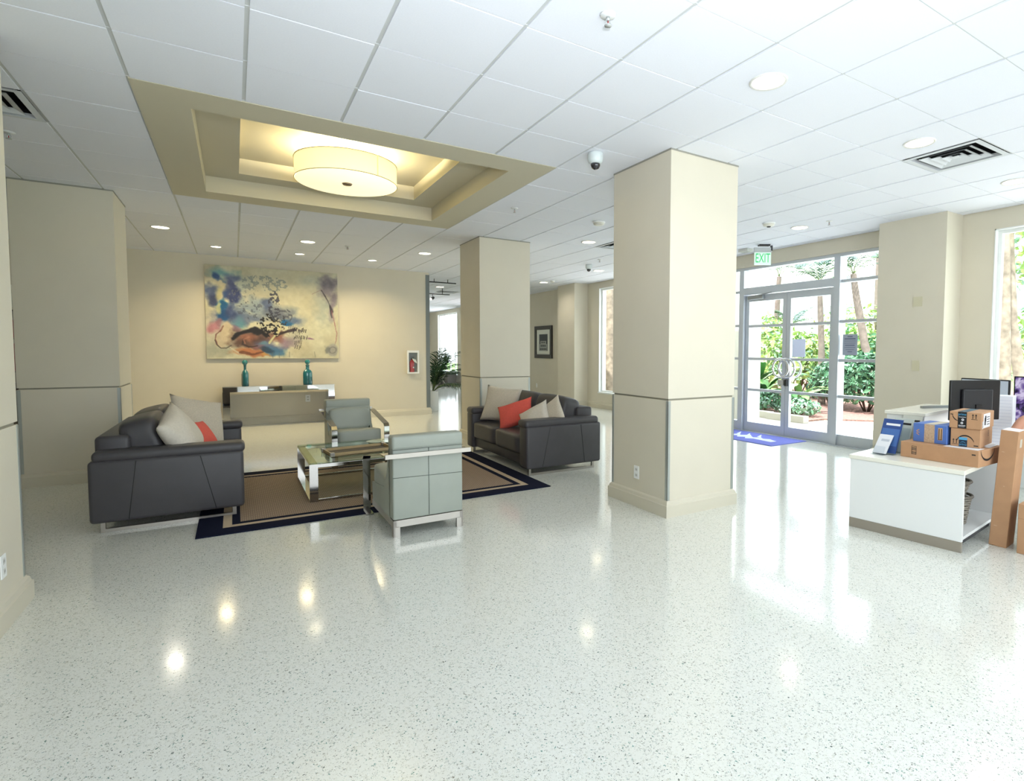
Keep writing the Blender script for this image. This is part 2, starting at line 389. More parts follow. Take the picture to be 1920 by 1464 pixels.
# --- windows
GL = glass('window_glass', (.97, .99, .985), .06)
WFR = mat('white_window_frame', (232, 234, 232), .4)
def window(idx, y0, y1, z0, z1, splits):
    r = thing(f'window_{idx}', (XR+.1, (y0+y1)/2, z0), kind='structure')
    rv = MB()
    for a in ((y0, y0+.012), (y1-.012, y1)): rv.box(XR-.004, XR+WT, *a, z0, z1)
    rv.box(XR-.03, XR+WT, y0, y1, z0-.02, z0+.012); rv.box(XR-.004, XR+WT, y0, y1, z1-.012, z1)
    part(r, 'reveal', rv, WFR)
    f = MB(); xf0, xf1 = XR+.07, XR+.13; w = .05
    f.box(xf0, xf1, y0, y0+w, z0, z1); f.box(xf0, xf1, y1-w, y1, z0, z1); f.box(xf0, xf1, y0+w, y1-w, z0, z0+w); f.box(xf0, xf1, y0+w, y1-w, z1-w, z1)
    part(r, 'window_frame', f, WFR)
    ss = [y0+w]+[y0+(y1-y0)*s for s in splits]+[y1-w]
    for s in ss[1:-1]: part(r, 'mullion', MB().box(xf0, xf1, s-.025, s+.025, z0+w, z1-w), WFR)
    for a, b in zip(ss[:-1], ss[1:]): part(r, 'pane', MB().box(XR+.098, XR+.102, a, b, z0+w, z1-w), GL)
    return r
window(1, *openings[0], (.33, .66)); window(2, *openings[2], (.33, .66)); window(3, *openings[3], (.33, .66)); window(4, *openings[4], (.2, .45, .7))
# --- glazed entrance: side lights, transom, a pair of doors
XS = 7.70
y0, y1, zt = 4.25, 7.45, 2.90
en = thing('window_5', (XS, 5.85, 0), kind='structure')
part(en, 'reveal', MB().box(XR-.002, XR+WT, y0, y0+.015, 0, zt).box(XR-.002, XR+WT, y1-.015, y1, 0, zt).box(XR-.002, XR+WT, y0, y1, zt-.012, zt), WALL)
D = .07
def bar(name, a, b, z0, z1, d=D, par=en, m=None): return part(par, name, MB().box(XS-d, XS+d, a, b, z0, z1), m or ALU)
bar('head_rail', y0+.015, y1-.015, zt-.06, zt-.012)
for a, b in ((y0+.015, y0+.055), (y1-.055, y1-.015)): bar('jamb', a, b, 0, zt-.06)
M1, M2 = (4.885, 4.985), (6.715, 6.815)
for a, b in (M1, M2): bar('mullion', a, b, 0, zt-.06, .085)
bar('transom', M1[1], M2[0], 2.415, 2.53, .085)
part(en, 'pane', MB().box(XS-.003, XS+.003, M1[1], M2[0], 2.53, zt-.06), GL)
for a, b in ((y0+.055, M1[0]), (M2[1], y1-.055)):
    bar('bottom_rail', a, b, 0, .17, .05)
    zs = [.17, .745, 1.29, 1.875, 2.475, zt-.06]
    for z in zs[1:-1]: bar('glazing_bar', a, b, z-.022, z+.022, .045)
    for q, (u, v) in enumerate(zip(zs[:-1], zs[1:])): part(en, 'pane', MB().box(XS-.003, XS+.003, a, b, u+(.022 if q else 0), v-.022), GL)
def door(idx, a, b, meet):
    r = thing(f'door_{idx}', (XS, (a+b)/2, .01), kind='structure'); st = .075
    for u, v in ((a, a+st), (b-st, b)): bar('stile', u, v, .01, 2.40, .028, r)
    bar('top_rail', a+st, b-st, 2.29, 2.40, .028, r); bar('bottom_rail', a+st, b-st, .01, .17, .028, r)
    zs = [.17, .745, 1.29, 1.86, 2.29]
    for z in zs[1:-1]: bar('glazing_bar', a+st, b-st, z-.022, z+.022, .024, r)
    for q, (u, v) in enumerate(zip(zs[:-1], zs[1:])): part(r, 'pane', MB().box(XS-.003, XS+.003, a+st, b-st, u+(.022 if q else 0), v-(.022 if q < 3 else 0)), GL)
    yc = meet+(.055 if meet < (a+b)/2 else -.055)
    for sx in (-1, 1):
        rg = MB(); xx = XS+sx*.085; cyy = yc
        rg.tube([(xx, cyy+.155*math.cos(t), 1.145+.155*math.sin(t)) for t in np.linspace(0, 2*PI, 40, endpoint=False)], .016, 10, close=True)
        for sg in (-1, 1): rg.cyl((XS+sx*.026, cyy, 1.145+sg*.155), (xx, cyy, 1.145+sg*.155), .009)
        part(r, 'ring_pull', rg, mat('bright_steel', (226, 227, 230), .18, 1.), label='chrome ring pull')
    return r
da = door(1, M1[1]+.006, 5.847, 5.847); db = door(2, 5.853, M2[0]-.006, 5.853)
part(db, 'lock_case', MB().rbox(XS-.075, XS-.03, 5.865, 5.97, .86, .95, .006, 2, False), mat('lock_beige', (190, 188, 176), .4))
part(da, 'lock_case', MB().box(XS-.07, XS-.03, 5.80, 5.84, .85, .955), BLACK)
cl = MB().rbox(XS-.10, XS-.03, 6.30, 6.62, 2.32, 2.38, .008, 2, False); cl.band([(XS-.085, 6.42, 2.385), (XS-.14, 6.28, 2.385), (XS-.05, 6.05, 2.43)], .02, .012, 'z')
part(db, 'door_closer', cl, mat('closer_metal', (170, 174, 178), .35, .8))
part(en, 'threshold', MB().box(XS-.12, XS+.12, y0+.02, y1-.02, 0, .012), ALU)
# ------------------------------------------------------------------ ceiling fittings
LENS = mat('lamp_lens', (255, 250, 235), .4, emit=(1, .97, .90), estr=2.0)
def downlight(x, y, label, r=.098, power=3, col=(1, .94, .82), grp='recessed ceiling lights', spread=None):
    t = thing('recessed_downlight', (x, y, HC-.01), label, 'ceiling light', grp)
    g = MB().lathe([(r, .0), (r+.012, -.004), (r+.018, .002), (r+.018, .012), (r, .012)], (x, y, HC-.006), 28, caps=False)
    part(t, 'trim_ring', g, mat('trim_ring_white', (226, 226, 222), .35))
    part(t, 'lens', MB().lathe([(0, 0), (r, 0)], (x, y, HC-.004), 28), LENS)
    light('downlight', 'AREA', (x, y, HC-.022), power, col, (0, 0, 0), .17, spread=spread or math.radians(150))
DL = [(2.838, 2.34, 'large bright round downlight nearest the top centre of the ceiling'),
      (4.668, 2.34, 'round downlight just left of the square air diffuser'),
      (6.498, 2.34, 'round downlight at right picture edge above the near window'),
      (6.498, 4.78, 'round downlight between smoke detector and sprinkler above the entrance'),
      (4.668, 7.22, 'round downlight between the two columns beside a vent'),
      (-.822, 9.66, 'round downlight beside the far left column'),
      (1.008, 9.66, 'round downlight near mid ceiling before the painting, left of two in its row'),
      (2.838, 9.66, 'round downlight left of the far column top'),
      (6.498, 9.66, 'round downlight next to the far dome camera'),
      (6.498, 12.1, 'round downlight close above the framed photograph'),
      (4.668, 14.54, 'round downlight in the passage ceiling behind the wall end')]
for x, y, l in DL: downlight(x, y, l, power=5 if x < 0 else 3.5 if y < 3 else 1.0 if (x > 6 and y < 5) else .14 if y < 10 else 7 if y < 13 else 1.5)
for x, l in ((-.215, 'small glaring spotlight above painting left side'), (1.012, 'small glaring spotlight above painting centre'), (2.23, 'small spotlight right of the painting near the wall')):
    downlight(x, 10.97, l, .07, 20, (1, .80, .44), 'wall washing spotlights', math.radians(140))
def vent(i, j, label):
    x0, y0 = GX+i*T, GY+j*T; cx_, cy_ = x0+T/2, y0+T/2; h = T/2-.008
    t = thing('air_diffuser', (cx_, cy_, HC), label, 'air vent', 'square ceiling air diffusers')
    vm = mat('vent_white', (214, 218, 222), .7, spec=.2)
    part(t, 'duct', MB().box(cx_-h, cx_+h, cy_-h, cy_+h, HC+.12, HC+.13), mat('vent_dark', (10, 10, 12), .9))
    f = MB(); a = lambda q: (cx_-q, cx_+q, cy_-q, cy_+q)
    ring(f, a(h), a(h-.045), HC-.004)
    def slope(mb, qa, za, qb, zb):
        mb.add([(cx_+sx*q, cy_+sy*q, z) for q, z in ((qa, za), (qb, zb)) for sx, sy in ((-1, -1), (1, -1), (1, 1), (-1, 1))], [(0, 1, 5, 4), (1, 2, 6, 5), (2, 3, 7, 6), (3, 0, 4, 7)])
    slope(f, h-.045, HC-.004, h-.040, HC+.03); part(t, 'flange', f, vm)
    dk_ = MB(); collar(dk_, a(h-.038), HC+.03, HC+.125); part(t, 'duct_wall', dk_, mat('vent_dark', (10, 10, 12), .9))
    for q in (.185, .122, .062):
        l = MB(); slope(l, q+.02, HC-.004, q-.028, HC+.018); slope(l, q+.021, HC-.001, q-.027, HC+.022); part(t, 'louvre', l, vm)
    part(t, 'centre_plate', MB().box(cx_-.03, cx_+.03, cy_-.03, cy_+.03, HC-.003, HC+.002), vm)
vent(5, 0, 'square air diffuser above the reception desk'); vent(-6, 5, 'square air diffuser at left picture edge before the far left column')
vent(5, 8, 'square air diffuser half hidden by the central column'); vent(5, 22, 'square air diffuser in the passage ceiling')
def sprinkler(x, y, label, red=False):
    t = thing('sprinkler', (x, y, HC-.05), label, 'sprinkler', 'ceiling sprinklers')
    part(t, 'escutcheon', MB().lathe([(.014, -.012), (.036, -.008), (.042, 0)], (x, y, HC), 18), mat('sprinkler_white', (228, 230, 230), .3))
    f = MB(); f.lathe([(.009, -.012), (.009, -.028), (.004, -.03)], (x, y, HC), 10)
    for s in (-1, 1): f.tube([(x+s*.008, y, HC-.02), (x+s*.014, y, HC-.035), (x, y, HC-.052)], .0025, 6)
    f.lathe([(0, -.056), (.019, -.054), (.019, -.051), (0, -.051)], (x, y, HC), 12); part(t, 'frame', f, mat('sprinkler_metal', (188, 192, 192), .35, .35))
    part(t, 'bulb', MB().cyl((x, y, HC-.028), (x, y, HC-.05), .0028), mat('sprinkler_bulb', (170, 40, 40) if red else (120, 60, 50), .2))
sprinkler(1.615, 2.33, 'white sprinkler with red bulb at top edge', True); sprinkler(2.833, 6.0, 'sprinkler just right of the stepped ceiling tray')
sprinkler(1.593, 9.69, 'small sprinkler before the painting between two downlights'); sprinkler(-1.44, 6.1, 'dark sprinkler below the left edge air diffuser')
sprinkler(6.484, 4.33, 'sprinkler right of the smoke detector near the entrance'); sprinkler(5.71, 8.46, 'sprinkler above the far dome camera')
def detector(x, y, r, label, dark=False):
    t = thing('smoke_detector', (x, y, HC-.05), label, 'smoke detector')
    part(t, 'base', MB().lathe([(r*1.1, 0), (r*1.1, -.012), (r, -.016)], (x, y, HC), 24), WHITE)
    part(t, 'cover', MB().lathe([(r, -.014), (r*.92, -.035), (r*.6, -.045), (0, -.046)], (x, y, HC), 24), mat('detector_white', (224, 222, 212), .4))
    if dark: part(t, 'sensor', MB().lathe([(.028, -.044), (.022, -.056), (0, -.058)], (x, y, HC), 14), DGREY)
detector(4.054, 6.03, .075, 'flat white ceiling speaker disc left of the central column top'); detector(5.94, 4.84, .075, 'round smoke detector with dark centre right of central column', True)
detector(6.51, 11.67, .05, 'small white detector beside downlight by framed photograph')
def dome(x, y, label, s=1.):
    t = thing('dome_camera', (x, y, HC-.16*s), label, 'security camera')
    part(t, 'housing', MB().lathe([(.062*s, 0), (.066*s, -.01), (.066*s, -.055*s), (.058*s, -.078*s), (.042*s, -.09*s), (0, -.09*s)], (x, y, HC), 28), mat('camera_white', (214, 222, 222), .35))
    part(t, 'lens_ball', MB().lathe([(.041*s, -.088*s), (.041*s, -.105*s), (.03*s, -.128*s), (.012*s, -.138*s), (0, -.14*s)], (x, y, HC), 24), mat('smoked_dome', (30, 28, 36), .08, coat=1))
dome(2.63, 3.97, 'white dome security camera with black lens left of central column'); dome(5.888, 9.1, 'small far dome security camera beyond the sofa')
ex = thing('exit_sign', (7.1, 5.86, 2.81), 'hanging green EXIT sign over the entrance doors', 'exit sign')
dv = Vector((-.55, -.835, 0)); sd = Vector((.835, -.55, 0)); eo = Vector((7.06, 5.86, 0))
def slab(mb, cx_, cz, w, h, d, o=0):
    b = [(eo+sd*(cx_+sx*w/2)+dv*(o+sy*d/2)+Vector((0, 0, cz+sz*h/2))) for sz in (-1, 1) for sy in (-1, 1) for sx in (-1, 1)]
    return mb.add(b, [(0, 2, 3, 1), (4, 5, 7, 6), (0, 1, 5, 4), (2, 6, 7, 3), (0, 4, 6, 2), (1, 3, 7, 5)])
part(ex, 'canopy', slab(MB(), .02, HC-.012, .17, .024, .09), BLACK)
part(ex, 'housing', slab(slab(MB(), 0, 3.02, .275, .07, .05), 0, 2.99, .268, .02, .055), mat('exit_housing', (196, 200, 200), .4))
part(ex, 'end_bracket', slab(MB(), .135, 3.045, .022, .08, .06), BLACK)
part(ex, 'sign_panel', slab(MB(), 0, 2.885, .262, .205, .012), mat('exit_panel', (214, 236, 224), .2, emit=(.75, 1, .85), estr=.35))
part(ex, 'lettering', text_mb('EXIT', .205, frame3(eo+dv*.009+Vector((0, 0, 2.885)), sd, (0, 0, 1)), sx=.56), mat('exit_green', (30, 168, 92), .4, emit=(.05, .6, .2), estr=.5))
st = thing('alarm_box', (7.13, 6.25, HC-.05), 'white rectangular box on ceiling left of EXIT sign', 'alarm box')
part(st, 'case', MB().rbox(7.06, 7.20, 6.17, 6.37, HC-.05, HC, .008, 2, False), mat('alarm_white', (206, 208, 200), .5)); part(st, 'grille', MB().box(7.09, 7.17, 6.2, 6.34, HC-.054, HC-.049), mat('alarm_grey', (170, 172, 166), .5))
# drum lamp
dr = thing('drum_lamp', (1.0, 6.05, 3.09), 'large lit cream drum ceiling lamp in the stepped tray', 'ceiling lamp')
SH = mat('drum_fabric', (246, 238, 190), .8, emit=(1, .88, .52), estr=.62)
cx_, cy_, rd = 1.0, 6.05, .475
part(dr, 'shade', MB().lathe([(rd, 3.10), (rd, 3.29), (rd-.004, 3.29), (rd-.004, 3.10)], (cx_, cy_, 0), 64, caps=False), SH)
part(dr, 'diffuser', MB().lathe([(0, 3.094), (rd-.006, 3.094), (rd-.006, 3.10), (0, 3.10)], (cx_, cy_, 0), 64), mat('drum_diffuser', (250, 243, 205), .5, emit=(1, .91, .62), estr=.85))
rm = MB()
for z in (3.098, 3.292): rm.tube([(cx_+(rd+.002)*math.cos(a), cy_+(rd+.002)*math.sin(a), z) for a in np.linspace(0, 2*PI, 64, endpoint=False)], .0035, 6, close=True)
part(dr, 'rim', rm, mat('drum_rim', (170, 160, 110), .5)); part(dr, 'seam', MB().box(cx_+.20, cx_+.21, cy_-.437, cy_-.428, 3.1, 3.29), mat('drum_seam', (226, 214, 160), .7, emit=(1, .85, .5), estr=.3))
part(dr, 'finial', MB().lathe([(0, 3.076), (.04, 3.08), (.05, 3.094)], (cx_, cy_, 0), 20), mat('finial_metal', (150, 130, 110), .3, .8))
part(dr, 'canopy', MB().lathe([(.012, 3.09), (.012, 3.395), (.07, 3.395), (.075, 3.425)], (cx_, cy_, 0), 20), mat('canopy_cream', (226, 214, 160), .4))
for a in range(3):
    q = a*2*PI/3+.4; light('drum_bulb', 'POINT', (cx_+.2*math.cos(q), cy_+.2*math.sin(q), 3.24), 24, (1, .86, .56), shadow_soft_size=.04)
# track lights in the passage
def track(y, x0, x1, z, label, heads):
    t = thing('track_light', ((x0+x1)/2, y, z), label, 'track light')
    part(t, 'rail', MB().box(x0, x1, y-.018, y+.018, z-.012, z+.012), BLACK)
    for x in (x0+.3, x1-.2): part(t, 'stem', MB().cyl((x, y, z), (x, y, HC), .008), BLACK)
    for x in heads:
        part(t, 'spot_head', MB().cyl((x, y, z-.01), (x, y, z-.10), .008).cyl((x+.03, y, z-.10), (x-.06, y-.05, z-.15), .032, .042), BLACK)
        part(t, 'spot_lens', MB().cyl((x-.0605, y-.0505, z-.1505), (x-.064, y-.053, z-.153), .036), LENS)
track(14.9, 4.0, 5.05, 2.94, 'nearer black track light rail with spot in passage', [4.58]); track(12.95, 3.72, 4.55, 3.02, 'second black track rail close behind the wall end', [])
# ------------------------------------------------------------------ rug
r0 = thing('area_rug', (1.235, 6.16, 0), 'large flat woven rug with navy and tan border under seating', 'rug')
def weave():
    m = bpy.data.materials.new('sisal_weave'); m.use_nodes = True; nt = m.node_tree; b = nt.nodes['Principled BSDF']; tc = nt.nodes.new('ShaderNodeTexCoord')
    mp = nt.nodes.new('ShaderNodeMapping'); mp.inputs['Rotation'].default_value = (0, 0, math.radians(45)); nt.links.new(tc.outputs['Object'], mp.inputs[0])
    w = [nt.nodes.new('ShaderNodeTexWave') for _ in range(2)]
    for k, q in enumerate(w):
        q.bands_direction = 'XY'[k]; q.inputs['Scale'].default_value = 14; nt.links.new(mp.outputs[0], q.inputs['Vector'])
    mu = nt.nodes.new('ShaderNodeMath'); mu.operation = 'MULTIPLY'; nt.links.new(w[0].outputs['Fac'], mu.inputs[0]); nt.links.new(w[1].outputs['Fac'], mu.inputs[1])
    r = nt.nodes.new('ShaderNodeValToRGB'); r.color_ramp.elements[0].color = (*lin((112, 92, 84)), 1); r.color_ramp.elements[1].color = (*lin((196, 176, 150)), 1); r.color_ramp.elements[1].position = .55
    nt.links.new(mu.outputs[0], r.inputs[0]); nt.links.new(r.outputs[0], b.inputs['Base Color']); b.inputs['Roughness'].default_value = .95; b.inputs['Specular IOR Level'].default_value = .1
    bp = nt.nodes.new('ShaderNodeBump'); bp.inputs['Strength'].default_value = .4; bp.inputs['Distance'].default_value = .004; nt.links.new(mu.outputs[0], bp.inputs['Height']); nt.links.new(bp.outputs[0], b.inputs['Normal']); return m
NAVY = mat('rug_navy', (22, 26, 46), .95, var=.2, vscale=200, spec=.1); TAN = mat('rug_tan', (190, 172, 148), .95, var=.1, vscale=200, spec=.1)
RX0, RX1, RY0, RY1 = -.28, 2.75, 4.965, 7.33
def rframe(a, b, z):
    q = MB(); A = (RX0+a, RX1-a, RY0+a, RY1-a); B = (RX0+b, RX1-b, RY0+b, RY1-b)
    ring(q, A, B, z); collar(q, A, .0, z); collar(q, B, 0, z); return q
part(r0, 'outer_border', rframe(0, .17, .009), NAVY); part(r0, 'tan_stripe', rframe(.17, .232, .0085), TAN); part(r0, 'inner_border', rframe(.232, .29, .009), NAVY)
part(r0, 'woven_field', MB().box(RX0+.29, RX1-.29, RY0+.29, RY1-.29, 0, .008), weave())
RUGZ = .009
# ------------------------------------------------------------------ sofas
LEA = mat('charcoal_leather', (68, 66, 69), .42, var=.06, vscale=6, bump=.10, bscale=260, spec=.45)
LEAS = mat('charcoal_seam', (26, 25, 26), .6)
def R3(ax, deg): return Matrix.Rotation(math.radians(deg), 3, ax)
def sofa(label):
    t = thing('leather_sofa', (0, 0, 0), label, 'sofa', 'charcoal leather sofas', local=True)
    L, Dp = .935, 1.0     # half length, depth; faces +y
    part(t, 'base', MB().rbox(-L+.05, L-.05, .03, .955, .10, .235, .018, 3), LEA)
    for s in (-1, 1):
        x0, x1 = sorted((s*L, s*(L-.20)))
        b = MB(); b.rbox(x0, x1, .0, Dp, .085, .565, .03, 4)
        o = part(t, 'arm', b, LEA)
        p0, p1 = sorted((s*(L-.012), s*(L-.225)))
        part(o, 'arm_pad', MB().rbox(p0, p1, .02, Dp+.012, .545, .635, .038, 5), LEA)
        sm = MB(); xo = s*(L+.0012)
        for ya, yb in ((.29, .235), (.70, .80)): part(o, 'seam', MB().tube([(xo, ya, .55), (xo, yb, .10)], .0022, 5), LEAS)
        leg = MB(); lx = s*(L-.085); y_a, y_b = .07, .925
        leg.band([(lx, y_a, .10), (lx, y_a, .012), (lx, y_b, .012), (lx, y_b, .10)], .03, .028)
        part(t, 'sled_leg', leg, SATIN, label='bright chrome sled leg')
    part(t, 'back_frame', MB().rbox(-L+.16, L-.16, .02, .24, .10, .735, .035, 4), LEA)
    for s in (-1, 1):
        part(t, 'seat_cushion', MB().puff((s*.365, .60, .335), .735, .80, .235, 10, .16, crown=.35), LEA)
        part(t, 'back_cushion', MB().puff((s*.365, .315, .635), .735, .27, .45, 12, .3, R3('X', 14), crown=.3), LEA)
    return t
s1 = sofa('left charcoal leather sofa facing right, back to the far left column')
s2 = copy_tree(s1); relabel(s2, label='right charcoal leather sofa facing left beside the central column')
s1.rotation_euler = (0, 0, -PI/2); s1.location = (-.955, 6.385, 0)
s2.rotation_euler = (0, 0, PI/2); s2.location = (3.715, 6.385, 0)
def pillow(name, c, w, h, th, fwd, roll, lean, m, label):
    """throw pillow: c = centre, fwd = compass angle it faces, roll in its own plane, lean backwards (degrees)"""
    n = 16; g = MB(); vs = []; fs = []
    for side in (1, -1):
        for i in range(n+1):
            for j in range(n+1):
                u, v = 2*i/n-1, 2*j/n-1
                e = max(0, (1-u*u)*(1-v*v)); z = side*th/2*e**.42*(1+.06*math.sin(5*u+3*v))
                pin = 1-.09*(1-abs(u)**2)*abs(v)**3; pin2 = 1-.09*(1-abs(v)**2)*abs(u)**3
                vs.append((u*w/2*pin2, z, v*h/2*pin))
    N = (n+1)**2
    for s in range(2):
        for i in range(n):
            for j in range(n):
                a = s*N+i*(n+1)+j; q = (a, a+1, a+n+2, a+n+1); fs.append(q if s else q[::-1])
    Rm = R3('Z', fwd) @ R3('X', lean) @ R3('Y', roll)
    g.add([Rm @ Vector(p)+Vector(c) for p in vs], fs, True)
    return solo(name, g, m, label, 'pillow')
LIN = mat('oatmeal_linen', (206, 196, 178), .95, var=.12, vscale=120, bump=.25, bscale=300, sheen=.3); CRE = mat('cream_cotton', (216, 208, 194), .9, var=.05, vscale=60, bump=.1, bscale=300)
COR = mat('coral_cotton', (226, 96, 84), .85, var=.05, vscale=50, bump=.15, bscale=300)
SZ = .45
pillow('throw_pillow', (-.40, 5.80, SZ+.235), .46, .46, .20, -108, 24, 24, CRE, 'cream pillow nearest the arm on the left sofa')
pillow('throw_pillow', (-.30, 6.18, SZ+.15), .46, .34, .15, -112, -6, 30, COR, 'coral pillow between the two pale pillows on the left sofa')
pillow('throw_pillow', (-.32, 6.66, SZ+.245), .52, .52, .18, -138, -16, 24, LIN, 'oatmeal linen pillow at back of the left sofa')
pillow('throw_pillow', (3.03, 6.86, SZ+.24), .52, .50, .17, 132, -5, 20, LIN, 'large oatmeal linen pillow at far end of the right sofa')
pillow('throw_pillow', (2.98, 6.30, SZ+.165), .50, .34, .16, 122, 20, 24, COR, 'coral pillow in the middle of the right sofa')
pillow('throw_pillow', (3.02, 5.84, SZ+.13), .42, .40, .15, 112, 32, 26, CRE, 'cream pillow tipped on its corner at near end of the right sofa')
pillow('throw_pillow', (3.20, 5.77, SZ+.16), .42, .42, .13, 104, 38, 16, LIN, 'oatmeal pillow corner behind the cream one on the right sofa')
# ------------------------------------------------------------------ lounge chairs
GLE = mat('sage_leather', (164, 170, 160), .45, var=.04, vscale=5, bump=.08, bscale=280); GLS = mat('sage_seam', (96, 104, 96), .6)
def chair(label):
    t = thing('lounge_chair', (0, 0, 0), label, 'armchair', 'sage leather lounge chairs', local=True)
    w = .272                                                     # faces +y, back plane at y = 0
    bk = part(t, 'backrest', MB().rbox(-w, w, 0, .13, .13, .69, .012, 3).rbox(-w-.003, w+.003, -.006, .134, .665, .77, .022, 5), GLE)
    for sp in ([(0, -.0015, .14), (0, -.0015, .665)], [(-w, -.0015, .455), (w, -.0015, .445)], [(-w, -.007, .668), (w, -.007, .668)]): part(bk, 'seam', MB().tube(sp, .0022, 5), GLS)
    pr = [(.10, .128), (.72, .128), (.74, .20), (.73, .285), (.30, .33), (.20, .46), (.13, .66), (.10, .66)]
    for sg in (-1, 1):
        a, b = sg*w, sg*(w-.03); n = len(pr)
        part(t, 'side_panel', MB().add([(x, y, z) for x in (a, b) for y, z in pr], [tuple(range(n)), tuple(range(2*n-1, n-1, -1))]+[(k, (k+1) % n, n+(k+1) % n, n+k) for k in range(n)]), GLE)
    part(t, 'seat_cushion', MB().puff((0, .43, .335), .53, .66, .17, 10, .16, R3('X', 5), crown=.4).rbox(-w+.01, w-.01, .11, .73, .13, .29, .015, 3), GLE)
    part(t, 'lumbar_cushion', MB().puff((0, .19, .52), .50, .14, .30, 10, .35, R3('X', 12), crown=.5), GLE)
    f = MB()
    for x in (-w+.012, w-.012): f.box(x-.012, x+.012, 0, .75, .075, .128)
    f.box(-w, w, 0, .024, .075, .128); f.box(-w, w, .726, .75, .075, .128); part(t, 'base_frame', f, SATIN)
    for x in (-1, 1): part(t, 'leg', MB().box(*sorted((x*w, x*(w-.05))), 0, .02, 0, .08).box(*sorted((x*w, x*(w-.012))), 0, .05, 0, .08), SATIN)
    for x in (-1, 1):
        ax = x*.30
        part(t, 'arm_band', MB().band([(ax, -.02, .625), (ax, .14, .62), (ax, .80, .505), (ax, .832, .47), (ax, .832, .006), (ax, .70, .006)], .062, .011), CHROME, label='polished chrome arm band')
    part(t, 'back_rail', MB().box(-.331, .331, -.034, -.014, .608, .642), SATIN)
    return t
c1 = chair('sage leather lounge chair with its back to the viewer')
c2 = copy_tree(c1); relabel(c2, label='sage leather lounge chair facing the viewer behind the coffee table')
c1.location = (1.252, 4.215, 0)
c2.location = (1.24, 7.86, 0); c2.rotation_euler = (0, 0, PI+.04)
# ------------------------------------------------------------------ coffee table
tx0, tx1, ty0, ty1, tz = .555, 1.90, 5.575, 6.735, .372
ct = thing('coffee_table', (1.23, 6.155, RUGZ), 'low glass coffee table on chrome band frame', 'coffee table')
for x, s in ((tx0, 1), (tx1, -1)):
    lg = MB(); xc = x+s*.036
    lg.band([(xc, ty0+.007, RUGZ+.007), (xc, ty1-.007, RUGZ+.007), (xc, ty1-.007, tz-.02), (xc, ty0+.007, tz-.02)], .072, .014, close=True)
    part(ct, 'leg_loop', lg, CHROME)
for y in (ty0+.018, ty1-.018):
    part(ct, 'floor_rail', MB().rbox(tx0+.07, tx1-.07, y-.011, y+.011, RUGZ, RUGZ+.022, .003, 2, False), CHROME)
    part(ct, 'top_rail', MB().rbox(tx0+.06, tx1-.06, y-.014, y+.014, tz-.05, tz-.013, .004, 2, False), CHROME)
part(ct, 'glass_top', MB().rbox(tx0+.004, tx1-.004, ty0+.004, ty1-.004, tz-.013, tz, .003, 2, False), glass('green_glass', (.80, .90, .80), .1))
tr = thing('serving_tray', (1.06, 5.99, tz), 'long flat tan tray with pale metal end brackets on coffee table', 'tray', local=True)
tw, td = .31, .17
TANW = mat('tan_wood', (188, 164, 120), .5, var=.08, vscale=10)
part(tr, 'tray_floor', MB().box(-tw, tw, -td, td, .001, .012), mat('tray_dark', (74, 66, 54), .6))
part(tr, 'rim', MB().box(-tw, tw, -td, -td+.014, .001, .036).box(-tw, tw, td-.014, td, .001, .036).box(-tw, -tw+.014, -td+.014, td-.014, .001, .036).box(tw-.014, tw, -td+.014, td-.014, .001, .036), TANW)
for x in (-1, 1): part(tr, 'end_bracket', MB().rbox(*sorted((x*(tw-.03), x*(tw+.012))), -td-.006, -td+.03, .002, .044, .004, 2, False).rbox(*sorted((x*(tw-.03), x*(tw+.012))), td-.03, td+.006, .002, .044, .004, 2, False), SATIN)
tr.rotation_euler = (0, 0, .12)
solo('glass_dish', MB().lathe([(0, 0), (.06, .002), (.085, .016), (.092, .026), (.088, .026), (.08, .016), (0, .006)], (1.30, 6.42, tz), 28), mat('pale_glass', (190, 200, 180), .1, coat=.5), 'small round pale dish behind the tray on coffee table', 'dish')
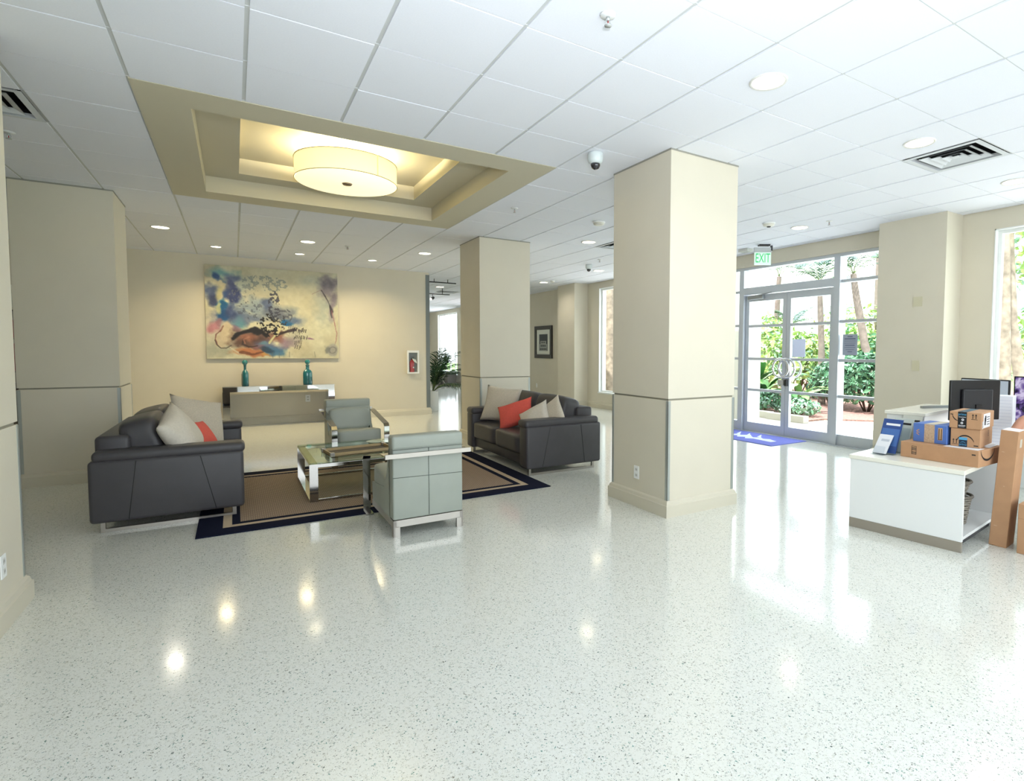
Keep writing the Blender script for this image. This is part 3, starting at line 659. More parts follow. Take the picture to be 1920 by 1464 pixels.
# ------------------------------------------------------------------ the painting wall
def fbm(w, h, base, seed, octs=5):
    rg = np.random.default_rng(seed); out = np.zeros((h, w)); amp = 1; tot = 0
    yy, xx = np.mgrid[0:h, 0:w]
    for o in range(octs):
        n = base*2**o; g = rg.random((n+2, n+2)); u = xx/w*n; v = yy/h*n*h/w
        i, j = u.astype(int), np.minimum(v.astype(int), n); fu, fv = u-i, v-v.astype(int); fu = fu*fu*(3-2*fu); fv = fv*fv*(3-2*fv)
        a = g[j, i]*(1-fu)+g[j, i+1]*fu; b = g[j+1, i]*(1-fu)+g[j+1, i+1]*fu; out += amp*(a*(1-fv)+b*fv); tot += amp; amp *= .5
    return out/tot
def abstract(w, h):
    yy, xx = np.mgrid[0:h, 0:w]; U, V = xx/(w-1), yy/(h-1)
    n1, n2, n3, n4 = fbm(w, h, 6, 1), fbm(w, h, 6, 2), fbm(w, h, 14, 3), fbm(w, h, 34, 4, 3)
    ws, wt = (n1-.5)*.09+(n3-.5)*.04, (n2-.5)*.12+(n3-.5)*.05; U2, V2 = U+ws, V+wt
    C = np.zeros((h, w, 3)); C[:] = (204, 200, 172); C += ((n3-.5)*36)[..., None]+((n1-.5)*40)[..., None]*np.array([.6, .9, 1.1])
    def put(mask, col): nonlocal C; m = np.clip(mask, 0, 1)[..., None]; C = C*(1-m)+np.array(col)*m
    def blob(u, v, ru, rv, col, a=.9, soft=.6, tex=.55, ang=0, raw=False):
        du, dv = (U if raw else U2)-u, (V if raw else V2)-v; ca, sa = math.cos(ang), math.sin(ang); x, y = (du*ca+dv*sa)/ru, (-du*sa+dv*ca)/rv
        d = np.sqrt(x*x+y*y)+(n3-.5)*tex*1.6+(n4-.5)*tex*.5; put(np.clip((1-d)/soft, 0, 1)*a, col)
    def arc(pts, wd, col, a=.9, soft=.5, raw=False):
        P = np.array(pts); d = np.full((h, w), 9.); X, Y = (U, V) if raw else (U+ws*.35, V+wt*.35)
        for p, q in zip(P[:-1], P[1:]):
            vx, vy = q-p; t = np.clip(((X-p[0])*vx+(Y-p[1])*vy)/(vx*vx+vy*vy), 0, 1); d = np.minimum(d, np.hypot((X-p[0]-t*vx)*1.29, Y-p[1]-t*vy))
        put(np.clip((wd*(.4+n3*1.2)-d)/(wd*soft), 0, 1)*a, col)
    for b in [(.68, .25, .34, .26, (214, 208, 176), .8, .9), (.72, .64, .32, .24, (208, 208, 182), .7, .9), (.88, .42, .12, .24, (170, 182, 176), .7, .9), (.78, .12, .14, .08, (186, 196, 186), .6, .9), (.04, .08, .12, .12, (176, 158, 132), .7, .8), (.06, .9, .2, .14, (170, 172, 156), .8, .8), (.06, .66, .08, .2, (198, 186, 172), .7, .8),
              (.12, .08, .12, .09, (112, 168, 176), .85, .7), (.24, .22, .12, .13, (176, 190, 186), .7, .8), (.30, .46, .24, .17, (136, 156, 172), .9, .8), (.44, .42, .14, .14, (142, 156, 166), .85, .8), (.36, .36, .14, .08, (164, 180, 186), .8, .8), (.20, .56, .16, .16, (84, 100, 136), .9, .7), (.34, .56, .14, .07, (106, 120, 146), .85, .7), (.56, .46, .15, .09, (128, 140, 150), .8, .8), (.66, .56, .08, .08, (138, 146, 156), .7, .8),
              (.03, .27, .065, .11, (74, 92, 132), .95, .6), (.04, .38, .055, .10, (52, 64, 104), .95, .6), (.09, .12, .035, .06, (52, 84, 136), .95, .5), (.18, .14, .055, .09, (92, 104, 142), .9, .6), (.155, .20, .04, .10, (72, 84, 130), .9, .6), (.17, .31, .08, .13, (50, 64, 116), .96, .5), (.13, .33, .03, .08, (40, 76, 130), .8, .6), (.12, .43, .055, .09, (6, 88, 140), .96, .45), (.125, .55, .05, .09, (16, 76, 132), .95, .45), (.17, .50, .05, .10, (60, 76, 122), .9, .6),
              (.42, .37, .06, .08, (84, 98, 134), .85, .6), (.50, .48, .12, .07, (96, 102, 120), .85, .7), (.24, .66, .05, .13, (92, 148, 164), .8, .7), (.27, .72, .10, .06, (196, 194, 158), .9, .6), (.08, .30, .03, .11, (198, 190, 142), .85, .6), (.09, .46, .022, .08, (206, 200, 150), .85, .5), (.57, .59, .065, .06, (18, 96, 152), .97, .4), (.62, .55, .06, .05, (84, 106, 142), .85, .6)]:
        blob(*b)
    blob(.06, .67, .05, .07, (188, 122, 134), .85, .6); blob(.10, .62, .03, .05, (160, 112, 124), .8, .6); blob(.22, .70, .04, .05, (140, 108, 134), .8, .6)
    blob(.155, .74, .055, .13, (210, 194, 164), .96, .3, .25); blob(.11, .83, .06, .08, (204, 188, 160), .85, .4, .25)
    blob(.34, .81, .19, .15, (104, 78, 70), .97, .45, .4); blob(.29, .79, .09, .07, (150, 100, 80), .9, .6, .4); blob(.39, .82, .08, .06, (84, 62, 58), .85, .6); blob(.27, .86, .06, .06, (92, 66, 54), .85, .6)
    blob(.33, .945, .17, .05, (184, 116, 74), .95, .5, .4); blob(.42, .95, .05, .035, (200, 150, 84), .9, .6); blob(.38, .88, .07, .035, (144, 92, 94), .85, .6); blob(.52, .77, .08, .07, (140, 90, 74), .92, .6); blob(.55, .72, .05, .04, (96, 64, 56), .85, .6)
    blob(.46, .86, .13, .07, (108, 114, 148), .88, .7); blob(.50, .91, .10, .07, (70, 118, 156), .9, .6); blob(.42, .84, .05, .03, (96, 140, 158), .8, .6); blob(.58, .81, .07, .08, (146, 122, 144), .8, .8); blob(.63, .78, .05, .1, (150, 140, 146), .6, .8); blob(.43, .90, .06, .03, (40, 60, 80), .7, .6)
    blob(.77, .765, .055, .022, (132, 98, 128), .95, .6, .3, .35); blob(.94, .16, .11, .19, (146, 138, 146), .95, .6); blob(.93, .11, .08, .10, (124, 118, 128), .85, .7); blob(.97, .30, .05, .12, (126, 118, 132), .85, .7); blob(.95, .45, .035, .12, (150, 138, 152), .8, .7)
    arc([(.19, .79), (.23, .735), (.29, .70), (.35, .685), (.40, .71), (.43, .75)], .028, (18, 16, 20), .97, .6); blob(.36, .705, .07, .04, (20, 18, 22), .95, .5); arc([(.06, .80), (.07, .85), (.10, .89), (.14, .89), (.18, .86)], .009, (74, 68, 64), .9)
    arc([(.10, .70), (.075, .74), (.065, .79), (.075, .85)], .007, (112, 60, 62), .8); arc([(.12, .66), (.10, .71)], .012, (122, 72, 66), .7); arc([(.17, .88), (.20, .92), (.24, .95)], .01, (214, 206, 180), .8); arc([(.24, .94), (.32, .955), (.40, .93)], .014, (116, 70, 48), .85)
    arc([(.26, .80), (.25, .85), (.30, .88), (.36, .86)], .012, (58, 42, 42), .85); arc([(.30, .77), (.26, .80), (.27, .84)], .01, (170, 118, 98), .7); arc([(.50, .755), (.545, .715), (.60, .685), (.64, .665)], .016, (52, 40, 40), .95)
    arc([(.87, .21), (.90, .28), (.925, .37), (.94, .45), (.95, .52)], .011, (62, 58, 68), .85, .8); arc([(.93, .38), (.955, .46)], .02, (50, 46, 56), .8, .8); arc([(.95, .45), (.97, .58), (.985, .70), (.98, .80), (.955, .87)], .005, (150, 84, 96), .75); arc([(.87, .20), (.83, .235), (.79, .26)], .003, (150, 110, 116), .7)
    arc([(.505, .74), (.52, .70), (.535, .655)], .016, (216, 206, 160), .97); arc([(.455, .83), (.475, .78), (.50, .72)], .013, (200, 200, 152), .97); blob(.56, .66, .03, .03, (214, 196, 160), .8, .5)
    n5 = fbm(w, h, 64, 6, 2)*.65+n4*.35
    rr = np.hypot((U-.455)/.085, (V-.62)/.125); k = ((n5+.12*(n1-.5)) > .40+.35*np.abs(rr-.62)) & (rr < 1.12); put(k*.97, (18, 18, 20)); k = (n5 > .53) & (np.hypot((U-.53)/.05, (V-.60)/.10) < 1); put(k*.9, (40, 40, 46)); k = (n5 > .51) & (np.hypot((U-.49)/.045, (V-.40)/.16) < 1); put(k*.85, (58, 62, 82))
    k = (n5 > .57) & (np.hypot((U-.42)/.18, (V-.17)/.09) < 1); put(k*.6, (116, 128, 132)); k = (n5 > .57) & (np.hypot((U-.55)/.08, (V-.52)/.09) < 1); put(k*.7, (70, 74, 88)); k = (n5 > .59) & (np.hypot((U-.26)/.10, (V-.34)/.12) < 1); put(k*.5, (120, 124, 126)); k = (n5 > .6) & (np.hypot((U-.32)/.10, (V-.47)/.10) < 1); put(k*.5, (60, 66, 84))
    rg = np.random.default_rng(5)
    for r_, (v0, n) in enumerate(((.655, 9), (.735, 9), (.79, 5), (.84, 4))):
        for q in range(n): u = .628+q*.0125+r_*.004+rg.uniform(-.004, .004); y0 = v0+rg.uniform(-.012, .012); arc([(u+.005, y0), (u-.002, y0+.028+rg.uniform(0, .02))], .0055 if r_ < 2 else .0035, (22, 20, 26), .95, .6)
    for q in range(10): u = .598+q*.011; arc([(u, .60+.008*q), (u+.004, .69+.03*rg.random())], .0035, (84, 78, 94), .6)
    blob(.95, .905, .05, .085, (164, 162, 156), .95, .3, .15, raw=True); sq = np.hypot((U-.955)*1.29, V-.905); put((np.sin(sq*150+n3*6) > .4)*(sq < .055)*.55, (116, 116, 116)); blob(.90, .90, .02, .06, (110, 116, 118), .7, .6)
    for u in (.47, .52, .60, .80): arc([(u, .93), (u+.003, .99)], .006, (120, 120, 110), .5)
    C += ((n4-.5)*22)[..., None]; C *= .94; return np.clip(C, 0, 255)
def painting():
    w, h = 300, 232; C = abstract(w, h); x0, x1, z0, z1 = -.42, 1.768, 1.242, 2.932; yf = YW-.045
    t = thing('abstract_painting', ((x0+x1)/2, yf, z0), 'large abstract canvas in blues, cream and brown above the console', 'painting')
    part(t, 'stretcher', MB().box(x0, x1, yf+.001, YW-.004, z0, z1), mat('canvas_edge', (186, 174, 144), .9))
    xs = np.linspace(x0, x1, w); zs = np.linspace(z1, z0, h); vs = np.zeros((h*w, 3)); vs[:, 0] = np.tile(xs, h); vs[:, 1] = yf-.001; vs[:, 2] = np.repeat(zs, w); vs -= np.array(ORG[t.name])
    i = np.arange((h-1)*w).reshape(h-1, w)[:, :-1].ravel(); fs = np.stack([i, i+w, i+w+1, i+1], 1)
    me = bpy.data.meshes.new('canvas'); me.from_pydata(vs.tolist(), [], fs.tolist())
    c = C/255; c = np.where(c <= .04045, c/12.92, ((c+.055)/1.055)**2.4); ca = me.color_attributes.new('paint', 'FLOAT_COLOR', 'POINT')
    ca.data.foreach_set('color', np.concatenate([c.reshape(-1, 3), np.ones((h*w, 1))], 1).astype(np.float32).ravel())
    m = mat('oil_paint', (200, 200, 180), .5, bump=.25, bscale=40); nt = m.node_tree; at = nt.nodes.new('ShaderNodeVertexColor'); at.layer_name = 'paint'; nt.links.new(at.outputs[0], nt.nodes['Principled BSDF'].inputs['Base Color'])
    me.materials.append(m); o = bpy.data.objects.new('canvas', me); o.parent = t; link(o); return t
painting()
con = thing('console_table', (.71, 11.77, 0), 'mirrored chrome console table below the painting', 'console table')
MIR = mat('mirror_chrome', (222, 223, 226), .03, 1.)
a, b, c_, d = -.195, 1.62, 11.55, 11.97
part(con, 'top', MB().rbox(a, b, c_, d, .735, .75, .004, 2, False), MIR)
part(con, 'apron', MB().box(a+.004, b-.004, c_+.004, d-.004, .65, .735), MIR)
for x in (a, b-.11): part(con, 'leg', MB().box(x, x+.11, c_+.012, d-.012, 0, .65), MIR)
TEAL = mat('teal_glass', (18, 104, 116), .07, spec=.7, coat=.6)
def flask(x, label, rot):
    t = thing('glass_flask', (x, 11.74, .75), label, 'bottle', 'teal stoppered bottles', local=True)
    prof = [(0, 0), (.078, 0), (.082, .01), (.082, .20), (.078, .235), (.06, .265), (.034, .285), (.03, .30), (.03, .355), (.036, .36), (.036, .372), (.026, .374)]
    bb_ = MB().lathe(prof, n=32, sx=1, sy=.66); part(t, 'body', bb_, TEAL)
    part(t, 'ribs', MB().tube([(.0, -.0545, .01), (.0, -.0545, .22)], .004, 6).tube([(0, .0545, .01), (0, .0545, .22)], .004, 6), mat('teal_dark', (8, 62, 74), .1))
    part(t, 'stopper', MB().lathe([(.022, .374), (.024, .385), (.034, .395), (.044, .415), (.046, .432), (.04, .452), (.026, .468), (0, .474)], n=24), mat('teal_stopper', (40, 126, 132), .12, coat=.5))
    t.rotation_euler = (0, 0, rot)
flask(.155, 'narrow teal glass bottle with ball stopper on left of console', PI/2+.25); flask(1.175, 'wide teal glass bottle with ball stopper on right of console', .1)
ec = thing('extinguisher_cabinet', (3.245, YW, .90), 'white framed fire extinguisher cabinet on wall right of the painting', 'extinguisher cabinet')
x0, x1, z0, z1 = 3.12, 3.37, .905, 1.405; w = .032
part(ec, 'frame', MB().box(x0, x0+w, YW-.07, YW-.003, z0, z1).box(x1-w, x1, YW-.07, YW-.003, z0, z1).box(x0+w, x1-w, YW-.07, YW-.003, z0, z0+w).box(x0+w, x1-w, YW-.07, YW-.003, z1-w*1.5, z1), WHITE)
part(ec, 'back_panel', MB().box(x0+w, x1-w, YW-.012, YW-.004, z0+w, z1-w), mat('cabinet_grey', (140, 142, 146), .5))
part(ec, 'window', MB().box(x0+w, x1-w, YW-.066, YW-.064, z0+w, z1-w*1.5), GL)
fe = thing('fire_extinguisher', (3.235, YW-.04, z0+w), 'red fire extinguisher with white tag inside the wall cabinet', 'fire extinguisher')
ey_ = YW-.038
part(fe, 'cylinder', MB().lathe([(0, 0), (.024, 0), (.025, .01), (.025, .22), (.018, .25), (.008, .262), (.008, .28)], (3.225, ey_, z0+w), 20, 1.9, .85), mat('extinguisher_red', (168, 34, 40), .25, coat=.4))
part(fe, 'valve', MB().box(3.205, 3.255, ey_-.01, ey_+.01, z0+w+.275, z0+w+.30).box(3.20, 3.275, ey_-.006, ey_+.006, z0+w+.315, z0+w+.325), BLACK)
part(fe, 'gauge_label', MB().cyl((3.25, ey_-.022, z0+w+.10), (3.25, ey_-.0235, z0+w+.10), .014), WHITE)
part(fe, 'tag', MB().add([(3.22, ey_-.024, z0+.33), (3.30, ey_-.024, z0+.30), (3.33, ey_-.024, z0+.22), (3.26, ey_-.024, z0+.26)], [(0, 1, 2, 3)]), WHITE)
def plate(P, ex, up, label, kind='duplex', w=.072, h=.118):
    n = Vector(ex).cross(Vector(up)); Mx = frame3(P, ex, up)
    t = thing('wall_outlet' if kind != 'blank' else 'wall_plate', P, label, 'outlet' if kind == 'duplex' else 'switch' if kind == 'switch' else 'wall plate')
    def lb(mb, x0, x1, y0, y1, z0, z1):
        b = MB().box(x0, x1, y0, y1, z0, z1); return mb.add([Mx @ Vector(p) for p in b.v], b.f)
    part(t, 'cover_plate', lb(MB(), -w/2, w/2, -h/2, h/2, .001, .006), WHITE if kind != 'blank' else mat('blank_plate', (206, 200, 172), .5))
    if kind == 'duplex':
        for s in (-1, 1):
            part(t, 'socket', lb(MB(), -.017, .017, s*.026-.015, s*.026+.015, .006, .0075), mat('socket_face', (214, 214, 210), .4))
            part(t, 'slot', lb(lb(MB(), -.009, -.006, s*.026-.006, s*.026+.007, .0075, .008), .006, .009, s*.026-.006, s*.026+.007, .0075, .008), DGREY)
    if kind == 'switch': part(t, 'rocker', lb(MB(), -.016, .016, -.03, .03, .006, .01), WHITE)
    return t
plate((1.20, YW, .455), (1, 0, 0), (0, 0, 1), 'white duplex outlet with dark sockets below the console table', 'duplex', .085, .135)
plate((3.085, 3.941, .31), (0, -1, 0), (0, 0, 1), 'white duplex outlet low on the central column'); plate((-1.026, 3.93, .305), (0, 1, 0), (0, 0, 1), 'white outlet low on column at left picture edge')
plate((7.6-.02, 14.55, .37), (0, -1, 0), (0, 0, 1), 'white outlet under the framed photograph')
plate((7.188, 3.556, 2.05), (0, -1, 0), (0, 0, 1), 'upper beige blank plate on pier right of the entrance', 'blank', .11, .12); plate((7.188, 3.553, 1.25), (0, -1, 0), (0, 0, 1), 'lower beige blank plate on pier right of the entrance', 'blank', .09, .13)
# framed black and white photograph
def framed(x, y0, y1, z0, z1, label, pic=True):
    t = thing('framed_photograph', (x, (y0+y1)/2, z0), label, 'picture'); w = .11
    f = MB(); f.box(x-.04, x-.002, y0, y0+w, z0, z1); f.box(x-.04, x-.002, y1-w, y1, z0, z1); f.box(x-.04, x-.002, y0+w, y1-w, z0, z0+w); f.box(x-.04, x-.002, y0+w, y1-w, z1-w, z1)
    part(t, 'frame', f, mat('black_frame', (26, 22, 22), .35)); part(t, 'mat_board', MB().box(x-.018, x-.004, y0+w, y1-w, z0+w, z1-w), mat('mat_board', (222, 224, 214), .8))
    if not pic: return
    a, b, c, d = y0+.27, y1-.27, z0+.21, z1-.24; X = x-.019
    def fl(q, u0, u1, v0, v1, o=0): return q.box(X-.002-o, X-o, b-(b-a)*u1, b-(b-a)*u0, c+(d-c)*v0, c+(d-c)*v1)
    part(t, 'print', fl(MB(), 0, 1, 0, 1), mat('print_night', (44, 52, 58), .5))
    g = fl(MB(), .06, .94, 0, .42, .002); fl(g, .16, .84, .42, .60, .002); part(t, 'print_building', g, mat('print_pale', (150, 154, 150), .6))
    g = MB()
    for r_, (v0, v1, n) in enumerate(((.06, .16, 5), (.26, .36, 4), (.48, .55, 3))):
        for k in range(n):
            u = .5+(k-(n-1)/2)*.16; fl(g, u-.05, u+.05, v0, v1, .004)
    part(t, 'print_arches', g, mat('print_dark', (36, 42, 46), .6))
framed(XR-.003, 13.57, 14.62, 1.19, 2.125, 'black framed photograph of a pale arched facade on far right wall'); framed(XR-.003, 20.0, 20.93, 1.2, 2.13, 'dark picture edge just left of the second column in the passage', False)
# ------------------------------------------------------------------ passage: palm in a white pot, low table under the far window
def frond(length, droop, n, wid, lean, seed, leafw=.018, twist=0):
    rg = random.Random(seed); P = []
    for k in range(n+1):
        s = k/n; P.append(Vector((length*(math.sin(lean)*s+.32*droop*s*s), 0, length*(math.cos(lean)*s-.45*droop*s*s))))
    r = MB().tube(P, [.008*(1-.8*k/n)+.001 for k in range(n+1)], 5); lf = MB()
    for k in range(int(n*.22), n+1):
        s = k/n; t = (P[min(k+1, n)]-P[max(k-1, 0)]).normalized(); ll = wid*(math.sin(PI*min(1, (s-.12)/.9))**.6+.15)*rg.uniform(.85, 1.1)
        for sg in (-1, 1):
            side = Vector((0, sg, 0)); d = (side*.75+t*.75+Vector((0, 0, rg.uniform(-.25, .1)))).normalized(); wv = t*leafw*.5+Vector((0, 0, .0))
            b = P[k]; m = b+d*ll*.5+Vector((0, 0, .02*ll)); e = b+d*ll+Vector((0, 0, -.16*ll)); lf.add([b-wv*.4, b+wv*.4, m+wv, m-wv, e], [(0, 1, 2, 3), (3, 2, 4)])
    return r, lf
PALM = mat('palm_leaf', (44, 74, 44), .5, var=.25, vscale=4); STALK = mat('palm_stalk', (96, 110, 60), .6)
pp = thing('potted_palm', (3.86, 12.62, 0), 'tall dark green potted palm behind the end of the painting wall', 'plant', local=True)
part(pp, 'pot', MB().lathe([(0, 0), (.11, 0), (.12, .01), (.125, .455), (.132, .47), (.115, .47), (.108, .43), (0, .43)], n=4 if False else 28), mat('pot_white', (226, 228, 226), .35))
part(pp, 'soil', MB().lathe([(0, .432), (.108, .432)], n=24), mat('soil', (52, 40, 32), .95))
fro = []
for k in range(13):
    ln = random.uniform(.85, 1.45); rr, lf = frond(ln, random.uniform(.35, 1.1), 22, .30, random.uniform(.05, .38), k, .026)
    o = part(pp, 'frond', lf, PALM, fix=False); q = part(o, 'rachis', rr, STALK, fix=False); o.location = (0, 0, .43); o.rotation_euler = (0, 0, -1.15+2.3*((k*.618) % 1))
for k, az in ((91, -.5), (92, .35), (93, -1.0)):
    rr, lf = frond(.95, 1.6, 22, .26, .7, k, .026); o = part(pp, 'frond', lf, PALM, fix=False); part(o, 'rachis', rr, STALK, fix=False); o.location = (0, 0, .43); o.rotation_euler = (0, 0, az)
lt = thing('low_table', (7.1, 21.8, 0), 'low grey table with crossed legs under the far window', 'table')
part(lt, 'top', MB().rbox(6.8, 7.4, 20.7, 22.9, .50, .56, .01, 2, False), mat('table_top_grey', (150, 158, 164), .2)); part(lt, 'body', MB().box(6.95, 7.3, 20.8, 22.8, .02, .50), mat('table_grey', (104, 102, 100), .6))
part(lt, 'crossed_leg', MB().cyl((6.9, 20.85, .03), (6.9, 21.75, .49), .018).cyl((6.9, 21.75, .03), (6.9, 20.85, .49), .018).cyl((6.9, 21.85, .03), (6.9, 22.75, .49), .018).cyl((6.9, 22.75, .03), (6.9, 21.85, .49), .018), SATIN)
# shelf with red binders glimpsed between the two left columns
bs = thing('bookcase', (-2.95, 11.85, 0), 'dark bookcase glimpsed between the two left columns', 'bookcase'); WD = mat('dark_wood', (52, 34, 30), .5)
part(bs, 'side', MB().box(-3.42, -3.40, 11.7, 12.02, 0, 2.0), WD); part(bs, 'side', MB().box(-2.5, -2.48, 11.7, 12.02, 0, 2.0), WD); part(bs, 'back', MB().box(-3.4, -2.5, 12.0, 12.02, .05, 2.0), mat('grey_back', (130, 124, 112), .6))
for z in (.05, .55, 1.05, 1.55, 1.98): part(bs, 'shelf', MB().box(-3.4, -2.5, 11.7, 12.0, z, z+.02), WD)
for z, hh, cc, w_ in ((.57, .32, (40, 16, 18), 'lowest, nearly black'), (1.07, .42, (120, 22, 26), 'middle, taller dark red'), (1.57, .28, (118, 20, 26), 'topmost, dark red')):
    solo('storage_box', MB().rbox(-3.36, -2.56, 11.72, 11.98, z, z+hh, .01, 2, False), mat('storage_%d' % cc[0], cc, .4), w_+' storage box in the bookcase left of the far column', 'box')
solo('bright_strip_panel', MB().box(-3.1, -2.75, YW-.012, YW-.004, 2.05, 2.4), mat('bright_strip_white', (250, 250, 240), .5), 'pale white poster in place of a bright strip above the half hidden bookcase', 'panel')  # plain white sheet added where a bright strip of light shows
# ------------------------------------------------------------------ reception desk and what stands on it
DA = math.radians(7); DO = Vector((4.30, 1.775, 0)); DT = .59
def DW(x, y, z=0): return (DO.x+x*math.cos(DA)-y*math.sin(DA), DO.y+x*math.sin(DA)+y*math.cos(DA), z)
LAM = mat('white_laminate', (236, 238, 238), .22); LAMT = mat('cream_laminate', (240, 238, 226), .16); KICK = mat('taupe_kick', (158, 150, 138), .4, .3)
dk = thing('reception_desk', DO, 'low white reception desk with open end and taupe kick plate', 'desk', local=True)
part(dk, 'front_panel', MB().box(0, .03, 0, .79, .078, .555), LAM); part(dk, 'kick_plate', MB().box(.001, .03, .001, .789, 0, .076), KICK)
part(dk, 'worktop', MB().rbox(-.006, 2.75, -.006, .80, .557, DT, .003, 2, False), LAMT)
part(dk, 'bottom_board', MB().box(.03, .9, .004, .77, .085, .108), LAM); part(dk, 'back_panel', MB().box(.03, 2.74, .77, .79, 0, .557), LAM); part(dk, 'inner_panel', MB().box(.03, .9, .44, .456, .108, .557), LAM)
part(dk, 'divider', MB().box(.9, .92, .004, .77, 0, .557), LAM); part(dk, 'end_panel', MB().box(2.70, 2.73, 0, .77, 0, .557), LAM); part(dk, 'plinth', MB().box(.03, .9, .06, .77, 0, .085), DGREY)
dk.rotation_euler = (0, 0, DA)
co_ = thing('counter_box', DW(.68, .49, DT), 'raised white counter box at the far side of the desk', 'counter', local=True)
part(co_, 'front_panel', MB().box(0, .02, .0, .30, .0, .285), LAM); part(co_, 'side_panel', MB().box(.02, .95, 0, .02, 0, .285), LAM); part(co_, 'side_panel', MB().box(.02, .95, .28, .30, 0, .285), LAM); part(co_, 'end_panel', MB().box(.93, .95, .02, .28, 0, .285), LAM)
part(co_, 'top', MB().rbox(-.015, .97, -.012, .315, .287, .315, .003, 2, False), LAMT); co_.rotation_euler = (0, 0, DA)
ra = thing('metal_rail', DW(1.1, .66, DT+.316), 'thin grey metal rail with black end knob lying on the white counter', 'rail', local=True)
part(ra, 'bar', MB().box(0, .5, -.012, .012, .0, .022), mat('rail_grey', (160, 166, 166), .35, .6)); part(ra, 'end_knob', MB().lathe([(0, -.016), (.012, -.012), (.016, 0), (.012, .012), (0, .016)], (.505, 0, .016), 14), BLACK); ra.rotation_euler = (0, 0, DA-.45)
for k, (z0, sc) in enumerate(((.109, 1.), (.335, .92))):
    bk = thing('woven_basket', DW(.40, .19, z0), ('lower', 'upper')[k]+' of two stacked grey woven baskets inside the open desk', 'basket', local=True)
    ht = (.215, .10)[k]; b0, b1 = .085*sc, .115*sc; BM = mat('basket_grey', (150, 144, 132), .8, var=.3, vscale=60)
    pr = MB()
    for r_ in range(int(ht/.018)):
        q = b0+(b1-b0)*r_*.018/ht; z = .012+r_*.018; pr.tube([(q*math.cos(a)*1.0, 1.15*q*math.sin(a), z+.003*math.sin(a*9+PI*r_)) for a in np.linspace(0, 2*PI, 28, endpoint=False)], .0085, 5, close=True)
    part(bk, 'weave', pr, BM); part(bk, 'rim', MB().tube([(b1*1.04*math.cos(a), 1.2*b1*math.sin(a), ht) for a in np.linspace(0, 2*PI, 28, endpoint=False)], .011, 6, close=True), mat('basket_rim', (120, 114, 104), .8)); part(bk, 'bottom', MB().lathe([(0, 0), (b0, 0), (b0, .008), (0, .008)], n=20, sy=1.15), BM)
    bk.rotation_euler = (0, 0, DA)
# --- parcels
KRAFT = mat('kraft_card', (184, 142, 106), .8, var=.05, vscale=12); KD = mat('kraft_edge', (150, 110, 80), .85); INK = mat('ink_black', (26, 24, 28), .6); PAPER = mat('paper_white', (236, 236, 240), .6)
def parcel(c, sx, sy, sz, label, rot=DA, m=KRAFT, tilt=0, group=None):
    t = thing('cardboard_box', c, label, 'box', group, local=True)
    part(t, 'carton', MB().rbox(-sx/2, sx/2, -sy/2, sy/2, 0, sz, .003, 1, False), m)
    part(t, 'flap_seam', MB().box(-sx/2+.004, sx/2-.004, -.0015, .0015, sz, sz+.0006), KD)
    t.rotation_euler = (0, tilt, rot) if not isinstance(tilt, tuple) else (*tilt, rot); return t
class Face:
    """flat print on the side of a parcel facing the viewer (front) or the right-hand end"""
    def __init__(s, sx, sy, sz, side='front'): s.a = (sx, sy, sz, side); s.m = MB()
    def P(s, u, v, o=.0008):
        sx, sy, sz, side = s.a
        return (-sx/2-o, sy/2-u, v) if side == 'front' else (-sx/2+u, -sy/2-o, v) if side == 'right' else (-sx/2+v, sy/2-u, sz+o)
    def rect(s, u0, u1, v0, v1, o=.0008): s.m.quad(s.P(u0, v0, o), s.P(u1, v0, o), s.P(u1, v1, o), s.P(u0, v1, o)); return s
    def poly(s, pts, o=.0008): s.m.add([s.P(u, v, o) for u, v in pts], [tuple(range(len(pts)))]); return s
    def arc(s, u, v, rx, ry, a0, a1, w, o=.0008, n=14):
        for k in range(n):
            t0, t1 = a0+(a1-a0)*k/n, a0+(a1-a0)*(k+1)/n; w0, w1 = w*(.25+.75*math.sin(PI*k/n)), w*(.25+.75*math.sin(PI*(k+1)/n))
            s.m.quad(*[s.P(u+(rx+q)*math.cos(t), v+(ry+q)*math.sin(t), o) for t, q in ((t0, -w0/2), (t1, -w1/2), (t1, w1/2), (t0, w0/2))])
        return s
    def disc(s, u, v, r, o=.0012, n=14): s.poly([(u+r*math.cos(2*PI*k/n), v+r*math.sin(2*PI*k/n)) for k in range(n)], o); return s
    def text(s, txt, u, v, size, o=.0016, sxx=1.):
        sx, sy, sz, side = s.a; ex = (0, -1, 0) if side == 'front' else (1, 0, 0); t = text_mb(txt, size, frame3(s.P(u, v, o), ex, (0, 0, 1)), .0002, sx=sxx); s.m.add(t.v, t.f); return s
    def put(s, par, name, m): return part(par, name, s.m, m)
def up_arrows(f, u, v, h):
    for k in (0, 1): x = u+k*h*.55; f.rect(x-.0022, x+.0022, v, v+h*.7); f.poly([(x-.007, v+h*.66), (x+.007, v+h*.66), (x, v+h)])
    f.rect(u-.01, u+h*.55+.01, v-.006, v-.003); return f
lx, ly, lz = .43, .545, .122
b1 = parcel(DW(.43, .215, DT), lx, ly, lz, 'long flat brown parcel under the other parcels on the desk', DA-.10)
F = lambda s: Face(lx, ly, lz, s)
f = F('front'); f.rect(.085, .088, .03, .095).rect(.118, .121, .03, .095)
for q in (.03, .048, .064, .08, .093): f.rect(.085, .121, q, q+.003)
f.rect(.50, .525, .085, .094); f.put(b1, 'printed_mark', INK)
F('front').rect(.088, .118, .035, .05).rect(.088, .118, .066, .08).put(b1, 'printed_shade', mat('kraft_shade', (140, 112, 88), .8))
F('right').arc(.15, .13, .12, .085, PI*1.03, PI*1.97, .016).put(b1, 'printed_smile', INK)
f = Face(lx, ly, lz, 'top'); f.rect(.30, .53, .02, .14).put(b1, 'packing_slip', PAPER)
